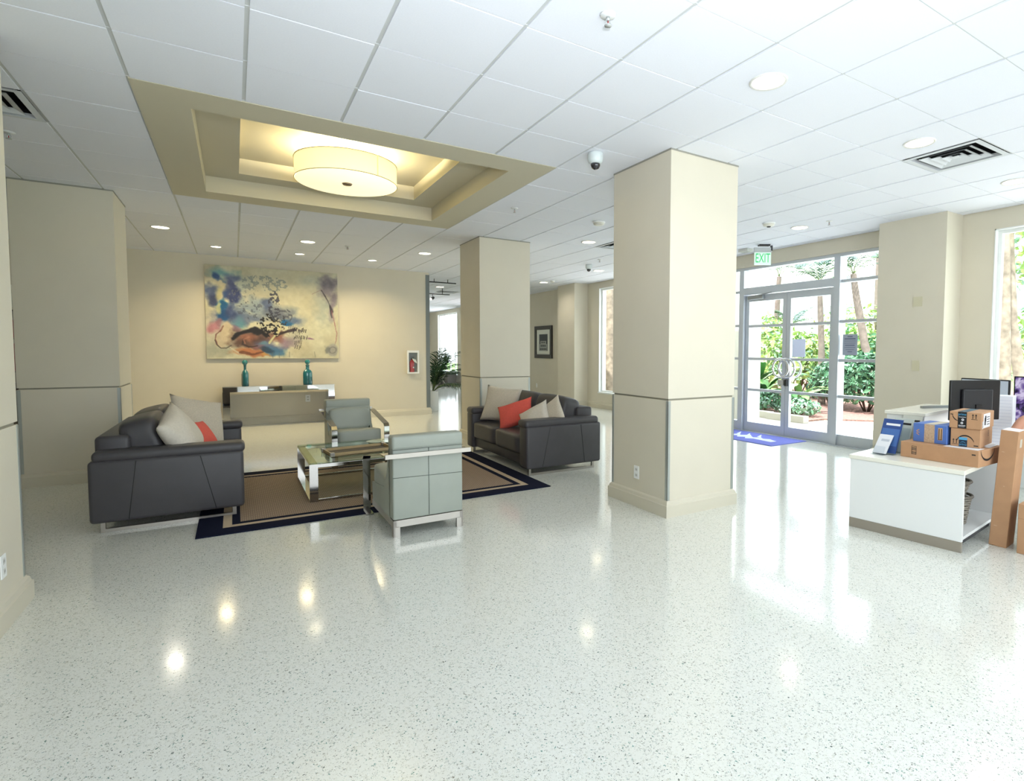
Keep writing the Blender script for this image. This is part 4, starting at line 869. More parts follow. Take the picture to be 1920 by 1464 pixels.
lx2, ly2, lz2 = .27, .245, .145
b2 = parcel(DW(.445, .312, DT+lz+.001), lx2, ly2, lz2, 'blue and tan parcel left of the two stacked brown parcels', DA-.10, mat('parcel_blue', (84, 118, 188), .6))
F = lambda s: Face(lx2, ly2, lz2, s)
TP = mat('tan_tape', (196, 168, 140), .5, var=.12, vscale=80)
F('front').rect(.083, .158, .001, .144).put(b2, 'tape', TP); Face(lx2, ly2, lz2, 'top').rect(.083, .158, .001, .26).put(b2, 'tape', mat('tape_sheen', (226, 220, 204), .25))
f = F('front')
for a0, r0_, r1_ in ((.5, .012, .036), (.0, .014, .034), (-.5, .012, .036)): 
    ca, sa = math.cos(a0), math.sin(a0); f.poly([(.014+r0_*ca-.003*sa, .075+r0_*sa*1.3+.003*ca), (.014+r0_*ca+.003*sa, .075+r0_*sa*1.3-.003*ca), (.014+r1_*ca+.003*sa, .075+r1_*sa*1.3-.003*ca), (.014+r1_*ca-.003*sa, .075+r1_*sa*1.3+.003*ca)])
f.put(b2, 'printed_spark', mat('spark_tan', (206, 150, 96), .6))
F('front').rect(.182, .214, .03, .125, .0006).put(b2, 'printed_panel', mat('panel_tan', (206, 166, 120), .6)); f = F('front'); f.rect(.187, .193, .036, .118, .0012).rect(.203, .209, .036, .118, .0012).rect(.184, .212, .032, .036, .0012); f.put(b2, 'printed_mark', mat('ink_brown', (78, 52, 34), .6))
f = F('front')
for k in range(26): u, v = random.uniform(.09, .15), random.uniform(.01, .135); f.rect(u, u+.004, v, v+.005, .0014)
f.put(b2, 'tape_print', mat('tape_ink', (170, 140, 120), .6))
lx3, ly3, lz3 = .33, .19, .138; zb = DT+lz+.001
b3 = parcel(DW(.475, .092, zb), lx3, ly3, lz3, 'lower of two stacked brown parcels with pale blue tape', DA+.03)
F = lambda s: Face(lx3, ly3, lz3, s)
F('front').rect(.055, .108, .001, .052).put(b3, 'tape', mat('tape_navy', (22, 44, 66), .4)); F('front').rect(.055, .108, .052, .072).put(b3, 'tape_band', mat('tape_sky', (86, 164, 206), .4))
F('front').text('prime', .0815, .018, .022, .0016, .9).arc(.0815, .012, .022, .026, PI*.2, PI*.8, .003, .0014).put(b3, 'tape_lettering', mat('tape_sky', (86, 164, 206), .4))
f = F('front'); f.arc(.095, .018, .06, .068, PI*.12, PI*.88, .010); up_arrows(f, .02, .022, .036); f.rect(.15, .178, .012, .02); f.put(b3, 'printed_mark', INK)
f = F('right'); 
for k in range(4): f.rect(.20, .222, .075+.012*k, .083+.012*k)
f.put(b3, 'printed_mark', mat('ink_faded', (120, 88, 66), .7))
lx4, ly4, lz4 = .33, .205, .125; zc = zb+lz3+.001
b4 = parcel(DW(.465, .092, zc), lx4, ly4, lz4, 'upper of two stacked brown parcels with black printed tape', DA+.02)
F = lambda s: Face(lx4, ly4, lz4, s); TB = mat('tape_black', (24, 26, 30), .4)
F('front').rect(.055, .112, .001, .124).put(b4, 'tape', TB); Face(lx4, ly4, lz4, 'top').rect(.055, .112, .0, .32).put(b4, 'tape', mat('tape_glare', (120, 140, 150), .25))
F('front').text('prime', .083, .106, .026, .0016, .85).put(b4, 'tape_lettering', mat('tape_sky', (86, 164, 206), .4))
f = F('front'); f.disc(.087, .066, .0085).disc(.082, .041, .0085); f.rect(.06, .107, .084, .087, .0012).rect(.06, .105, .02, .024, .0012).rect(.062, .1, .012, .014, .0012); f.put(b4, 'tape_print', PAPER)
F('front').disc(.087, .066, .0035, .0018).disc(.082, .041, .0035, .0018).put(b4, 'tape_dots', TB)
f = F('front'); f.arc(.065, .115, .048, .06, PI*1.05, PI*1.5, .007); up_arrows(f, .15, .078, .036); f.rect(.006, .024, .10, .106); f.put(b4, 'printed_mark', INK)
F('right').rect(.045, .22, .01, .115).put(b4, 'address_label', PAPER); F('right').rect(.02, .042, .006, .06, .001).put(b4, 'barcode_label', PAPER)
f = F('right'); f.rect(.07, .105, .03, .085, .0014).rect(.08, .115, .055, .10, .0014); 
for k in range(4): f.rect(.13, .205, .03+.018*k, .036+.018*k, .0014)
for k in range(6): f.rect(.022, .04, .012+.008*k, .015+.008*k, .0014)
f.put(b4, 'label_print', INK)
tb = parcel((4.78, 1.71, 0.0), .19, .108, .86, 'tall narrow brown parcel leaning upright beside the desk end', DA-.02, KRAFT, (math.radians(3.2), 0))
Face(.19, .108, .86, 'front').rect(.02, .035, .70, .703).rect(.05, .06, .45, .453).rect(.02, .04, .15, .153).put(tb, 'scuff', mat('scuff', (206, 176, 148), .8)); Face(.19, .108, .86, 'right').rect(.05, .10, .74, .80).put(tb, 'tape_piece', mat('tape_sheen', (226, 220, 204), .25)); Face(.19, .108, .86, 'top').rect(.002, .106, .01, .18).put(tb, 'top_label', PAPER)
lb = parcel((4.79, 1.43, 0), .26, .30, .355, 'low brown parcel on floor at right picture edge', DA-.04); Face(.26, .30, .355, 'front').rect(.0, .30, .25, .252).put(lb, 'crease', KD)
for k in range(3): solo('paper_sheet', MB().box(*sorted((DW(.50, 0)[0], DW(.62, 0)[0])), 1.80+.01*k, 1.90+.012*k, DT+lz+.002+.003*k, DT+lz+.0035+.003*k) if False else MB().add([Vector(DW(.40+.02*k+a, -.045+.012*k+b, DT+lz+.003+.003*k+c)) for c in (0, .001) for a, b in ((0, 0), (.2, 0), (.2, .03), (0, .03))], [(3, 2, 1, 0), (4, 5, 6, 7), (0, 1, 5, 4), (1, 2, 6, 5), (2, 3, 7, 6), (3, 0, 4, 7)]), PAPER, ('lowest', 'middle', 'topmost')[k]+' of three white paper slips on the long parcel', 'paper', 'slips of paper on the long parcel')
# --- brochure holders
ACR = glass('acrylic', (.93, .95, .96), .1)
def holder(x, y, label, cm, cl, h=.25, w=.084):
    t = thing('brochure_holder', DW(x, y, DT), 'clear acrylic holder '+label, 'brochure holder', local=True); ln = .11
    part(t, 'back_plate', MB().add([(.10+q+k, y_, z_) for q in (0, .004) for k, z_, y_ in ((0, 0, -w), (0, 0, w), (ln, h, w), (ln, h, -w))], [(3, 2, 1, 0), (4, 5, 6, 7), (0, 1, 5, 4), (1, 2, 6, 5), (2, 3, 7, 6), (3, 0, 4, 7)]), ACR)
    part(t, 'front_plate', MB().add([(.045+q+k, y_, z_) for q in (0, .003) for k, z_, y_ in ((0, 0, -w), (0, 0, w), (.03, .07, w), (.03, .07, -w))], [(3, 2, 1, 0), (4, 5, 6, 7), (0, 1, 5, 4), (1, 2, 6, 5), (2, 3, 7, 6), (3, 0, 4, 7)]), ACR)
    part(t, 'foot', MB().box(.045, .104, -w, w, 0, .003), ACR); t.rotation_euler = (0, 0, DA-.1)
    b = thing('brochure', DW(x, y, DT+.004), cl, 'brochure', local=True); k = ln/h
    def pl(z0, z1, y0, y1, o, d=.008): return MB().add([(.088+k*z+q, yy, z) for q in (-o, -o+d) for z, yy in ((z0, y0), (z0, y1), (z1, y1), (z1, y0))], [(0, 1, 2, 3), (7, 6, 5, 4), (0, 4, 5, 1), (1, 5, 6, 2), (2, 6, 7, 3), (3, 7, 4, 0)])
    part(b, 'leaflet', pl(.004, h+.015, -w+.006, w-.006, .0), cm[0]); part(b, 'title_strip', pl(h-.035, h-.018, -w+.02, w-.035, .0012, .001), cm[1]); part(b, 'cover_photo', pl(.06, h-.06, -w+.014, w-.014, .0012, .001), cm[2]); b.rotation_euler = (0, 0, DA-.1)
BL = mat('brochure_blue', (42, 74, 140), .3); BLL = mat('brochure_blue_light', (70, 110, 176), .3); WHL = mat('brochure_white', (228, 230, 236), .4)
holder(.10, .66, 'first in the row, holding white cards', (WHL, mat('pale_line', (190, 196, 206), .5), WHL), 'white card in the first acrylic holder on the desk', .13, .06)
holder(.17, .635, 'second in the row, with blue brochures', (BL, PAPER, BLL), 'blue brochure with white title in acrylic holder', .255)
holder(.30, .60, 'third in the row, with pale dark topped leaflets', (mat('leaflet_pale', (196, 204, 198), .4), INK, mat('leaflet_grey', (170, 184, 182), .4)), 'pale leaflet with dark top behind the blue brochure', .255)
holder(.44, .585, 'fourth in the row, before the white counter box', (mat('leaflet_pale2', (204, 206, 196), .4), INK, mat('leaflet_sand', (188, 180, 160), .4)), 'pale leaflet with dark top nearest the white counter box', .27)
# --- monitors, printer, person
def monitor(c, w, h, zb, yaw, label, screen, curved=True):
    """screen faces local -y"""
    t = thing('monitor', (c[0], c[1], DT), label, 'monitor', local=True); zb -= DT
    part(t, 'casing', MB().rbox(-w/2, w/2, 0, .022, zb, zb+h, .006, 2, False), BLACK); part(t, 'back_bulge', MB().rbox(-w*.30, w*.30, .02, .05, zb+h*.12, zb+h*.78, .012, 2, False), mat('black_shell', (30, 30, 33), .55))
    part(t, 'screen', MB().box(-w/2+.012, w/2-.012, -.002, 0, zb+.018, zb+h-.012), screen)
    part(t, 'stand', MB().box(-.03, .03, .03, .06, .012, zb+h*.4).rbox(-.12, .12, -.06, .12, 0, .014, .004, 2, False), BLACK); t.rotation_euler = (0, 0, yaw); return t
SOFF = mat('screen_off', (20, 20, 24), .15)
monitor((5.225, 2.11), .49, .335, .855, math.atan2(-.18, .45)+PI, 'black monitor seen from behind over the parcels', SOFF)
monitor((6.24, 2.43), .47, .30, .86, math.atan2(.46, .10)+PI, 'second monitor with pale grey face beyond the black one', mat('screen_grey', (150, 160, 172), .3, emit=(.5, .56, .62), estr=.35))
def screen_art():
    m = mat('screen_art', (60, 40, 90), .2); nt = m.node_tree; b = nt.nodes['Principled BSDF']; tc = nt.nodes.new('ShaderNodeTexCoord'); n = nt.nodes.new('ShaderNodeTexNoise'); n.inputs['Scale'].default_value = 7; n.inputs['Distortion'].default_value = 1.5
    r = nt.nodes.new('ShaderNodeValToRGB'); e = r.color_ramp.elements; e[0].position = .40; e[0].color = (.006, .004, .02, 1); e[1].position = .66; e[1].color = (.75, .66, .9, 1); q = e.new(.53); q.color = (.16, .09, .34, 1)
    nt.links.new(tc.outputs['Object'], n.inputs['Vector']); nt.links.new(n.outputs['Fac'], r.inputs[0]); nt.links.new(r.outputs[0], b.inputs['Emission Color']); b.inputs['Emission Strength'].default_value = .8; b.inputs['Base Color'].default_value = (.01, .01, .02, 1); return m
monitor((6.62, 2.03), .56, .46, .725, PI/2+PI+.1, 'monitor with purple picture on screen at right picture edge', screen_art())
pr = thing('file_stand', (5.70, 2.10, DT), 'white lined paper file stand behind the black monitor', 'file stand', local=True)
part(pr, 'case', MB().rbox(-.08, .08, -.11, .11, 0, .455, .004, 2, False), mat('file_white', (232, 234, 242), .5)); g = MB()
for k in range(14): g.box(-.0812, -.0802, -.10, .10, .05+.028*k, .0525+.028*k)
part(pr, 'paper_edge', g, mat('file_line', (200, 204, 220), .6)); pr.rotation_euler = (0, 0, .2)
def skin(name, pts, edges, rads, m, par, lv=2, root=0):
    me = bpy.data.meshes.new(name); me.from_pydata(pts, edges, []); o = bpy.data.objects.new(name, me); link(o)
    sk = o.modifiers.new('skin', 'SKIN'); sk.use_smooth_shade = True; sk.branch_smoothing = .4
    for i, r in enumerate(rads):
        r = r if isinstance(r, tuple) else (r, r); me.skin_vertices[0].data[i].radius = r
    me.skin_vertices[0].data[root].use_root = True
    o.modifiers.new('sub', 'SUBSURF').levels = lv; o.modifiers['sub'].render_levels = lv
    me.materials.append(m); dg = bpy.context.evaluated_depsgraph_get(); me2 = bpy.data.meshes.new_from_object(o.evaluated_get(dg), depsgraph=dg); me2.materials.clear(); me2.materials.append(m)
    for p in me2.polygons: p.use_smooth = True
    bpy.data.objects.remove(o); o = bpy.data.objects.new(name, me2); link(o)
    if par: o.parent = par
    return o
SKIN = mat('skin', (196, 142, 116), .5, var=.04, vscale=10); MAR = mat('maroon_cloth', (104, 36, 48), .8); HAIR = mat('dark_hair', (44, 32, 28), .6)
ps = thing('person', (5.80, 1.42, 0), 'person in maroon seated behind the desk, bare forearm resting at right picture edge', 'person', local=True)
o_ = Vector((5.80, 1.42, 0))
def L(x, y, z): return (x-o_.x, y-o_.y, z)
P = [L(5.84, 1.42, .56), L(5.82, 1.42, .78), L(5.77, 1.42, .96), L(5.74, 1.42, 1.06), L(5.71, 1.42, 1.13), L(5.68, 1.42, 1.22), L(5.67, 1.42, 1.31),
     L(5.72, 1.58, .985), L(5.44, 1.835, .865), L(5.31, 1.86, .74), L(5.24, 1.86, .645), L(5.72, 1.26, .985), L(5.56, 1.20, .80), L(5.38, 1.30, .70), L(5.30, 1.36, .66),
     L(5.62, 1.53, .55), L(5.22, 1.655, .53), L(5.27, 1.66, .30), L(5.32, 1.66, .085), L(5.19, 1.655, .045), L(5.62, 1.31, .55), L(5.33, 1.26, .53), L(5.36, 1.26, .30), L(5.40, 1.26, .085), L(5.27, 1.25, .045)]
Ed = [(0, 1), (1, 2), (2, 3), (3, 4), (4, 5), (5, 6), (2, 7), (7, 8), (8, 9), (9, 10), (2, 11), (11, 12), (12, 13), (13, 14), (0, 15), (15, 16), (16, 17), (17, 18), (18, 19), (0, 20), (20, 21), (21, 22), (22, 23), (23, 24)]
Rd = [(.115, .135), (.10, .12), (.095, .125), .06, .066, (.122, .098), (.112, .092), .058, .043, .037, .027, .058, .043, .036, .027, .085, .062, .052, .038, .033, .085, .062, .052, .038, .033]
skin('body', P, Ed, Rd, SKIN, ps)
skin('shirt', [P[0], P[1], P[2], L(5.75, 1.42, 1.03), L(5.74, 1.53, .99), L(5.74, 1.31, .99)], [(0, 1), (1, 2), (2, 3), (2, 4), (2, 5)], [(.165, .19), (.155, .178), (.15, .185), .10, .098, .098], MAR, ps)
skin('trousers', [P[0], P[15], P[16], P[17], L(5.31, 1.66, .14), P[20], P[21], P[22], L(5.39, 1.26, .14)], [(0, 1), (1, 2), (2, 3), (3, 4), (0, 5), (5, 6), (6, 7), (7, 8)], [(.15, .17), .1, .076, .066, .06, .1, .076, .066, .06], MAR, ps)
part(ps, 'hair', MB().puff(L(5.722, 1.42, 1.308), .225, .205, .215, 10, 1.0, crown=0).puff(L(5.755, 1.42, 1.225), .15, .20, .26, 10, 1.0, crown=0), HAIR)
fc = MB()
for s in (-1, 1): fc.lathe([(0, -.012), (.010, -.008), (.013, 0), (.010, .008), (0, .012)], L(5.592, 1.42+s*.03, 1.262), 10)
part(ps, 'eye', fc, DGREY); part(ps, 'nose', MB().tube([L(5.59, 1.42, 1.258), L(5.566, 1.42, 1.222), L(5.592, 1.42, 1.212)], [.008, .014, .008], 8), SKIN); part(ps, 'mouth', MB().tube([L(5.598, 1.397, 1.184), L(5.585, 1.42, 1.182), L(5.598, 1.443, 1.184)], .006, 6), mat('lips', (150, 70, 66), .5))
for hx, hy, hz, sg in ((5.24, 1.86, .645, 1), (5.30, 1.36, .66, -1)):
    pt = [L(hx, hy, hz), L(hx-.07, hy, hz-.03)]; ee = [(0, 1)]; rr = [(.022, .03), (.016, .036)]
    for k in range(4):
        y = hy+(k-1.5)*.021; n = len(pt); ll = (.075, .085, .08, .062)[k]; pt += [L(hx-.085, y, hz-.03), L(hx-.085-ll*.5, y, hz-.03), L(hx-.085-ll, y, hz-.042)]; ee += [(1, n), (n, n+1), (n+1, n+2)]; rr += [.0095, .0088, .007]
    n = len(pt); pt += [L(hx-.03, hy-sg*.035, hz-.02), L(hx-.07, hy-sg*.058, hz-.03)]; ee += [(0, n), (n, n+1)]; rr += [.012, .009]
    skin('hand', pt, ee, rr, SKIN, ps)
for hx, hy in ((5.27, 1.655), (5.35, 1.255)): part(ps, 'shoe', MB().rbox(*[q for q in (hx-.16-o_.x, hx+.10-o_.x)], hy-.045-o_.y, hy+.045-o_.y, 0, .085, .03, 3), DGREY)
so = thing('stool', (5.86, 1.42, 0), 'dark round stool under the seated person at right', 'stool', local=True)
part(so, 'seat', MB().lathe([(0, .36), (.19, .36), (.20, .38), (.20, .41), (.18, .425), (0, .43)], n=24), DGREY); part(so, 'column', MB().cyl((0, 0, .02), (0, 0, .36), .025), CHROME); part(so, 'foot', MB().lathe([(0, 0), (.2, 0), (.19, .018), (.03, .03), (0, .03)], n=24), CHROME)
# ------------------------------------------------------------------ entrance mat, notices
mt = thing('door_mat', (7.2, 6.2, 0), 'blue entrance mat with white feathered pattern', 'mat'); MBL = mat('mat_blue', (122, 130, 208), .95, var=.15, vscale=150, spec=.1)
part(mt, 'pile', MB().box(6.74, 7.64, 5.36, 7.05, 0, .009), MBL); g = MB(); MWH = mat('mat_white', (216, 222, 240), .95, var=.1, vscale=150, spec=.1); z = .0096
rg = random.Random(3)
lo = [7.0+.10*((k*.618) % 1)-.05*(k % 2) for k in range(15)]; hi = [7.13+.22*((k*.382+.2) % 1)*(1-abs(k-7)/9) for k in range(15)]
for k in range(14):
    y = 5.58+k*.095; g.quad((lo[k], y, z), (lo[k+1], y+.095, z), (hi[k+1], y+.095, z), (hi[k], y, z))
for k in range(5): y = 5.95+k*.22; g.add([(7.22, y, z+.0002), (7.24, y+.10, z+.0002), (7.50-.03*(k % 2), y+.22, z+.0002)], [(0, 1, 2)])
part(mt, 'pattern', g, MWH)
def paper_sheet(name, col):
    m = mat(name, col, .7); nt = m.node_tree; b = nt.nodes['Principled BSDF']; t = nt.nodes.new('ShaderNodeBsdfTranslucent'); t.inputs[0].default_value = (*lin(col), 1); x = nt.nodes.new('ShaderNodeMixShader'); x.inputs[0].default_value = .22
    nt.links.new(b.outputs[0], x.inputs[1]); nt.links.new(t.outputs[0], x.inputs[2]); nt.links.new(x.outputs[0], nt.nodes['Material Output'].inputs[0]); return m
nt1 = thing('door_notice', (7.69, 5.63, 1.33), 'blank white sheet taped on the right door leaf', 'notice'); part(nt1, 'sheet', MB().box(7.690, 7.694, 5.50, 5.74, 1.33, 1.62), paper_sheet('sheet_translucent', (220, 225, 240)))
nt2 = thing('window_notice', (7.69, 4.72, 1.35), 'grey printed notice on the side glass right of the doors', 'notice'); part(nt2, 'sheet', MB().box(7.690, 7.694, 4.63, 4.86, 1.37, 1.68), paper_sheet('notice_grey', (176, 182, 196))); g = MB()
for k, (a, b, h) in enumerate(((.075, .155, .014), (.03, .2, .016), (.03, .2, .006), (.03, .2, .006), (.04, .19, .012), (.03, .2, .006), (.05, .18, .006), (.08, .15, .01))): zz = 1.645-.032*k; g.box(7.688, 7.6895, 4.63+a, 4.63+b, zz-h/2, zz+h/2)
part(nt2, 'printed_lines', g, mat('notice_ink', (110, 116, 140), .7))
# ------------------------------------------------------------------ outdoors
solo('lawn', MB().box(7.79, 70, -30, 60, -.12, -.05), mat('lawn_green', (112, 150, 84), .9, var=.2, vscale=2), kind='structure')
pv = MB().add([(x, y, z) for z in (-.05, -.012) for x, y in ((7.79, -6), (14, -6), (12.5, 4.9), (11.1, 6.05), (10.35, 6.9), (9.7, 6.9), (9.7, 28), (7.79, 28))], [(7, 6, 5, 4, 3, 2, 1, 0), tuple(range(8, 16))]+[(k, (k+1) % 8, 8+(k+1) % 8, 8+k) for k in range(8)])
solo('walkway', pv, mat('concrete', (206, 200, 190), .9, var=.06, vscale=4), kind='structure')
bd = MB().add([(x, y, z) for z in (-.05, .015) for x, y in ((9.72, 28), (9.72, 6.95), (10.38, 6.95), (11.12, 6.1), (12.55, 4.9), (13.5, 0), (15, -6), (24, -6), (24, 28))], [(8, 7, 6, 5, 4, 3, 2, 1, 0), tuple(range(9, 18))]+[(k, (k+1) % 9, 9+(k+1) % 9, 9+k) for k in range(9)])
solo('mulch_bed', bd, mat('mulch', (158, 120, 112), .95, var=.35, vscale=25, bump=.6, bscale=60), kind='structure')
cb = thing('garden_curb', (9.62, 7.6, -.02), 'pale concrete curb around planting outside the doors', 'curb')
for k in range(3): part(cb, 'curb_block', MB().rbox(9.5+.09*k, 9.68+.09*k, 6.80+.92*k, 7.70+.92*k, -.012, .125, .008, 2, False), mat('curb_concrete', (212, 206, 192), .9))
solo('garden_wall', MB().box(8.86, 9.16, 7.60, 11.0, -.02, 3.4), mat('stucco_white', (236, 236, 232), .9), 'white stucco wall end standing outside left of the doors', 'wall')
LEAFM = [mat('leaf_%d' % k, c, .4, spec=.4) for k, c in enumerate([(70, 116, 84), (96, 146, 108), (132, 172, 142), (178, 204, 120), (204, 220, 150), (150, 188, 110), (48, 84, 62)])]
def leaves(n, c, r, size, mats, seed, shell=.55, up=.2):
    rg = np.random.default_rng(seed); d = rg.normal(size=(n, 3)); d /= np.linalg.norm(d, axis=1)[:, None]; d[:, 2] = np.where(d[:, 2] < -.75, -d[:, 2], d[:, 2])
    lump = 1+.14*np.sin(d[:, 0]*7+seed)*np.cos(d[:, 1]*6+d[:, 2]*5)
    q = (shell+(1-shell)*rg.random(n)**.6)*lump; p = d*q[:, None]*np.array(r)+np.array(c); p[:, 2] = np.maximum(p[:, 2], .03)
    nrm = d+rg.normal(size=(n, 3))*.7+np.array([0, 0, up]); nrm /= np.linalg.norm(nrm, axis=1)[:, None]
    a = np.cross(nrm, rg.normal(size=(n, 3))); a /= np.linalg.norm(a, axis=1)[:, None]; b = np.cross(nrm, a); s = size*(.6+.8*rg.random(n))[:, None]
    v = np.stack([p-a*s, p-b*s*.42+nrm*s*.1, p+a*s, p+b*s*.42+nrm*s*.1], 1).reshape(-1, 3); mb = MB(); mb.v = [tuple(x) for x in v.tolist()]; mb.f = [(4*k, 4*k+1, 4*k+2, 4*k+3) for k in range(n)]; mb.mi = rg.integers(0, len(mats), n).tolist(); mb.sm = [False]*n; return mb
def bush(c, r, n, size, mats, seed, label, name='shrub', group=None, shell=.55):
    t = thing(name, (c[0], c[1], 0), label, 'shrub', group); part(t, 'foliage', leaves(n, c, r, size, mats, seed, shell), mats, kind='stuff', fix=False)
    st = MB(); rg = random.Random(seed)
    for k in range(6): a = k*1.05; st.tube([(c[0]+.05*math.cos(a), c[1]+.05*math.sin(a), 0.01), (c[0]+r[0]*.4*math.cos(a), c[1]+r[1]*.4*math.sin(a), c[2]), (c[0]+r[0]*.7*math.cos(a), c[1]+r[1]*.7*math.sin(a), c[2]+r[2]*.5)], [.02, .014, .006], 5)
    part(t, 'stem', st, mat('stem_brown', (96, 80, 64), .8)); return t
DG = [LEAFM[0], LEAFM[1], LEAFM[2], LEAFM[6]]; YG = [LEAFM[3], LEAFM[4], LEAFM[5], LEAFM[2]]
bush((12.5, 7.25, .72), (.75, 1.05, .68), 2600, .075, DG, 11, 'large dark rounded shrub on mulch right of the door leaves'); bush((12.3, 5.75, .70), (.7, .75, .66), 1700, .075, DG, 12, 'dark rounded shrub behind the near sidelight glass')
bush((13.1, 8.55, .62), (.7, .6, .55), 1300, .07, DG, 13, 'dark shrub behind the right door leaf'); bush((10.35, 8.65, .27), (.45, .7, .27), 900, .055, [LEAFM[1], LEAFM[2], mat('leaf_silver', (150, 178, 164), .5)], 14, 'low silvery ground cover behind the curb, left part')
bush((10.35, 7.55, .2), (.42, .5, .2), 700, .05, [LEAFM[1], LEAFM[2], mat('leaf_silver', (150, 178, 164), .5)], 15, 'low silvery ground cover at the end of the curb')
for k, (x, y, z, rx, ry, rz, lb_) in enumerate(((14.5, 10.6, 1.0, .9, 1.3, 1.0, 'pale green bush behind the left door leaf'), (16.0, 9.6, 1.1, 1, 1.2, 1.0, 'pale green bush between the door leaves in the distance'), (17.0, 7.6, 1.2, 1.1, 1.4, 1.1, 'pale green bush seen behind the printed notice'), (15.5, 12.6, 1.4, 1.2, 1.4, 1.3, 'tall pale bush at left beyond the white garden wall'), (19, 11.5, 1.6, 1.6, 2.0, 1.5, 'far pale green thicket left of the leaning palm'), (18.5, 5.4, 1.4, 1.4, 1.6, 1.3, 'far pale green thicket right of the entrance'), (15.0, 3.6, 1.5, 1.2, 1.6, 1.5, 'bright green thicket behind the trunks at the near window'))):
    bush((x, y, z), (rx, ry, rz), 1500, .12, YG if k != 1 else [LEAFM[3], LEAFM[1], LEAFM[5]], 30+k, lb_, 'garden_bush', shell=.4)
bush((10.2, 13.9, .35), (.5, .6, .35), 700, .07, DG, 60, 'small dark shrub at foot of the trunk outside the middle window'); bush((11.5, 22.8, .9), (1, 1.5, .9), 1200, .11, DG, 61, 'dark shrub outside the far passage window'); bush((13, 30, 1.6), (1.5, 3, 1.6), 1200, .16, YG, 62, 'pale trees far outside the passage window')
# banana like plants: every big leaf a part
def big_leaf(L_, w, curl, seed):
    n = 12; rg = random.Random(seed); mb = MB(); vs = []
    for k in range(n+1):
        s = k/n; x = L_*(.25+.75*s)*math.cos(.9-curl*s*.9) if False else L_*s*math.cos(1.25-curl*s); z = L_*s*math.sin(1.25-curl*s); ww = w*math.sin(PI*min(1, .04+s*.96))**.55*(1-.25*s)
        for q in (-1, -.5, 0, .5, 1): vs.append((x, q*ww, z-.10*abs(q)*ww+.015*math.sin(k*2.1+q*3)))
    mb.add(vs, [(k*5+q, k*5+q+1, k*5+q+6, k*5+q+5) for k in range(n) for q in range(4)], True); return mb
def banana(x, y, n, L_, seed, label):
    t = thing('broadleaf_plant', (x, y, 0), label, 'plant', local=True); rg = random.Random(seed); st = MB()
    for k in range(n):
        az = k*2.4+seed; ll = L_*rg.uniform(.75, 1.1); h = rg.uniform(.15, .55); st.tube([(0, 0, 0), (.05*math.cos(az), .05*math.sin(az), h)], [.03, .014], 6)
        o = part(t, 'leaf', big_leaf(ll, .15*L_, rg.uniform(.6, 1.6), k), mat('broad_leaf_%d' % (k % 3), ((120, 168, 96), (86, 140, 84), (150, 186, 120))[k % 3], .35)); o.location = (.05*math.cos(az), .05*math.sin(az), h); o.rotation_euler = (0, 0, az)
    part(t, 'stalk', st, mat('plant_stalk', (140, 160, 100), .6))
banana(10.75, 8.75, 9, 1.15, 1, 'broad leaved green plant behind the left door leaf'); banana(10.9, 7.9, 7, .8, 4, 'smaller broad leaved plant by the door meeting stiles'); banana(11.3, 9.6, 8, 1.5, 7, 'tallest broad leaved plant near the white garden wall')
BARK = mat('palm_bark', (128, 116, 108), .9, var=.2, vscale=9, bump=.5, bscale=20); BARK2 = mat('mottled_bark', (150, 138, 124), .9, var=.4, vscale=7, bump=.6, bscale=14)
PFR = [mat('palm_green', (46, 88, 54), .4, var=.2, vscale=3), mat('palm_teal', (56, 98, 82), .4, var=.2, vscale=3)]
def palm(pts, rad, fl, nf, seed, label, name='palm_tree'):
    t = thing(name, pts[0], label, 'tree'); P = [Vector(p) for p in pts]; mb = MB(); n = 26; path = []
    for k in range(n+1):
        s = k/n*(len(P)-1); i = min(int(s), len(P)-2); path.append(P[i].lerp(P[i+1], s-i))
    mb.tube(path, [rad*(1.15-.4*k/n)*(1+.05*(k % 2)) for k in range(n+1)], 12); part(t, 'trunk', mb, BARK, fix=False); rg = random.Random(seed); top = P[-1]-P[0]
    for k in range(nf):
        rr, lf = frond(fl*rg.uniform(.8, 1.1), rg.uniform(.5, 1.5), 18, fl*.24, rg.uniform(.1, .9), seed+k, .03); o = part(t, 'frond', MB().add(lf.v, lf.f), PFR[k % 2], fix=False); ORG[o.name] = ORG[t.name]
        # frond meshes are made about their own base: undo the offset
        me = o.data; off = ORG[t.name]
        for v in me.vertices: v.co += off
        q = bpy.data.objects.new('rachis', rr.mesh('rachis', STALK, (0, 0, 0), False)); q.parent = o; link(q)
        o.location = top; o.rotation_euler = (0, 0, k*2.4+seed)
palm([(14.0, 7.65, 0), (14.0, 8.2, 1.5), (14.0, 8.5, 2.9), (14.0, 8.6, 3.5)], .10, 1.5, 11, 3, 'leaning grey palm seen through the sidelight right of the doors')
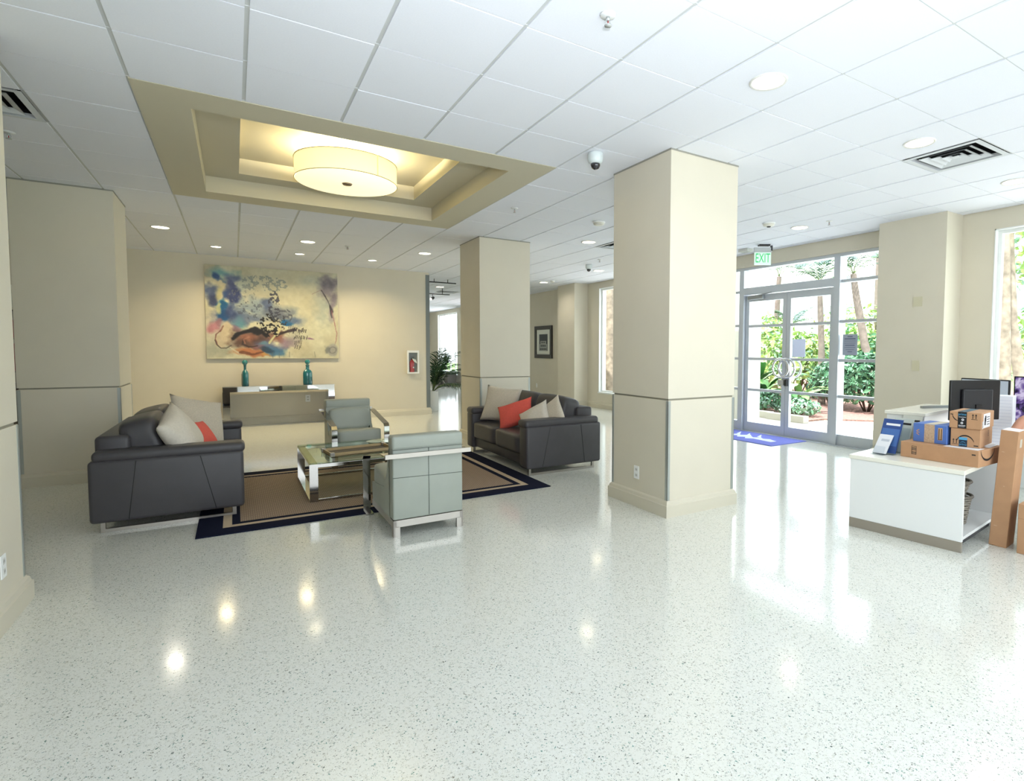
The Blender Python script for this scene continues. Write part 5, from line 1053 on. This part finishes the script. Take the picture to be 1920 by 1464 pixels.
palm([(15.5, 6.9, 0), (15.5, 7.0, 2.4), (15.5, 7.3, 3.6)], .12, 1.5, 10, 5, 'upright palm at far right of the entrance glass'); palm([(13.2, 8.9, 0), (13.2, 8.95, 1.6), (13.2, 9.05, 3.2)], .085, 1.2, 9, 8, 'thin palm trunk behind the right door leaf')
palm([(15, 11.2, 0), (15, 11.25, 1.2), (15, 11.3, 2.15)], .04, 1.0, 12, 9, 'small bright palm in the left door leaf'); palm([(19, 15, 0), (19, 15, 2.5), (19, 14.9, 4.5)], .12, 1.8, 10, 14, 'far palm crown seen through the transom at left'); palm([(20, 11.2, 0), (20, 11.3, 3), (20, 11.3, 4.9)], .13, 1.9, 10, 17, 'far palm crown seen through middle of the transom')
def tree(pts, rad, label, crown=None, seed=0):
    t = thing('garden_tree', pts[0], label, 'tree'); P = [Vector(p) for p in pts]; part(t, 'trunk', MB().tube(P, [rad*(1.15-.35*k/(len(P)-1)) for k in range(len(P))], 14), BARK2, fix=False)
    if crown:
        c, r, n = crown; part(t, 'foliage', leaves(n, c, r, .10, YG, seed, .3), YG, kind='stuff', fix=False); part(t, 'branch', MB().tube([P[-1], P[-1].lerp(Vector(c), .6)], [rad*.6, .02], 8), BARK2)
tree([(10.6, 3.84, 0), (10.6, 3.88, 1.2), (10.6, 3.93, 2.6), (10.55, 3.96, 4.4)], .115, 'thick mottled trunk left in the near right window', ((11.6, 3.4, 4.0), (1.0, .9, .9), 700), 3)
tree([(11.3, 3.78, 0), (11.3, 3.86, .9), (11.3, 4.02, 1.9), (11.3, 4.15, 3.8)], .09, 'thinner leaning trunk at right in the near window', ((13.0, 4.1, 3.2), (.8, .8, .8), 500), 4)
tree([(9.5, 13.42, 0), (9.5, 13.46, 1.5), (9.5, 13.5, 3.2), (9.5, 13.5, 4.5)], .15, 'brown trunk outside the middle window')
bl = thing('apartment_building', (60, 30, 0), 'pale apartment building washed out in the distance beyond the entrance', 'building')
part(bl, 'wall', MB().box(58, 70, 14, 46, 0, 15), mat('building_white', (240, 240, 236), .9)); BW = mat('building_window', (150, 164, 176), .3)
for r_ in range(4):
    for k in range(9): part(bl, 'window', MB().box(57.9, 58, 16+k*3.2, 17.5+k*3.2, 2.0+r_*3.2, 3.4+r_*3.2), BW)
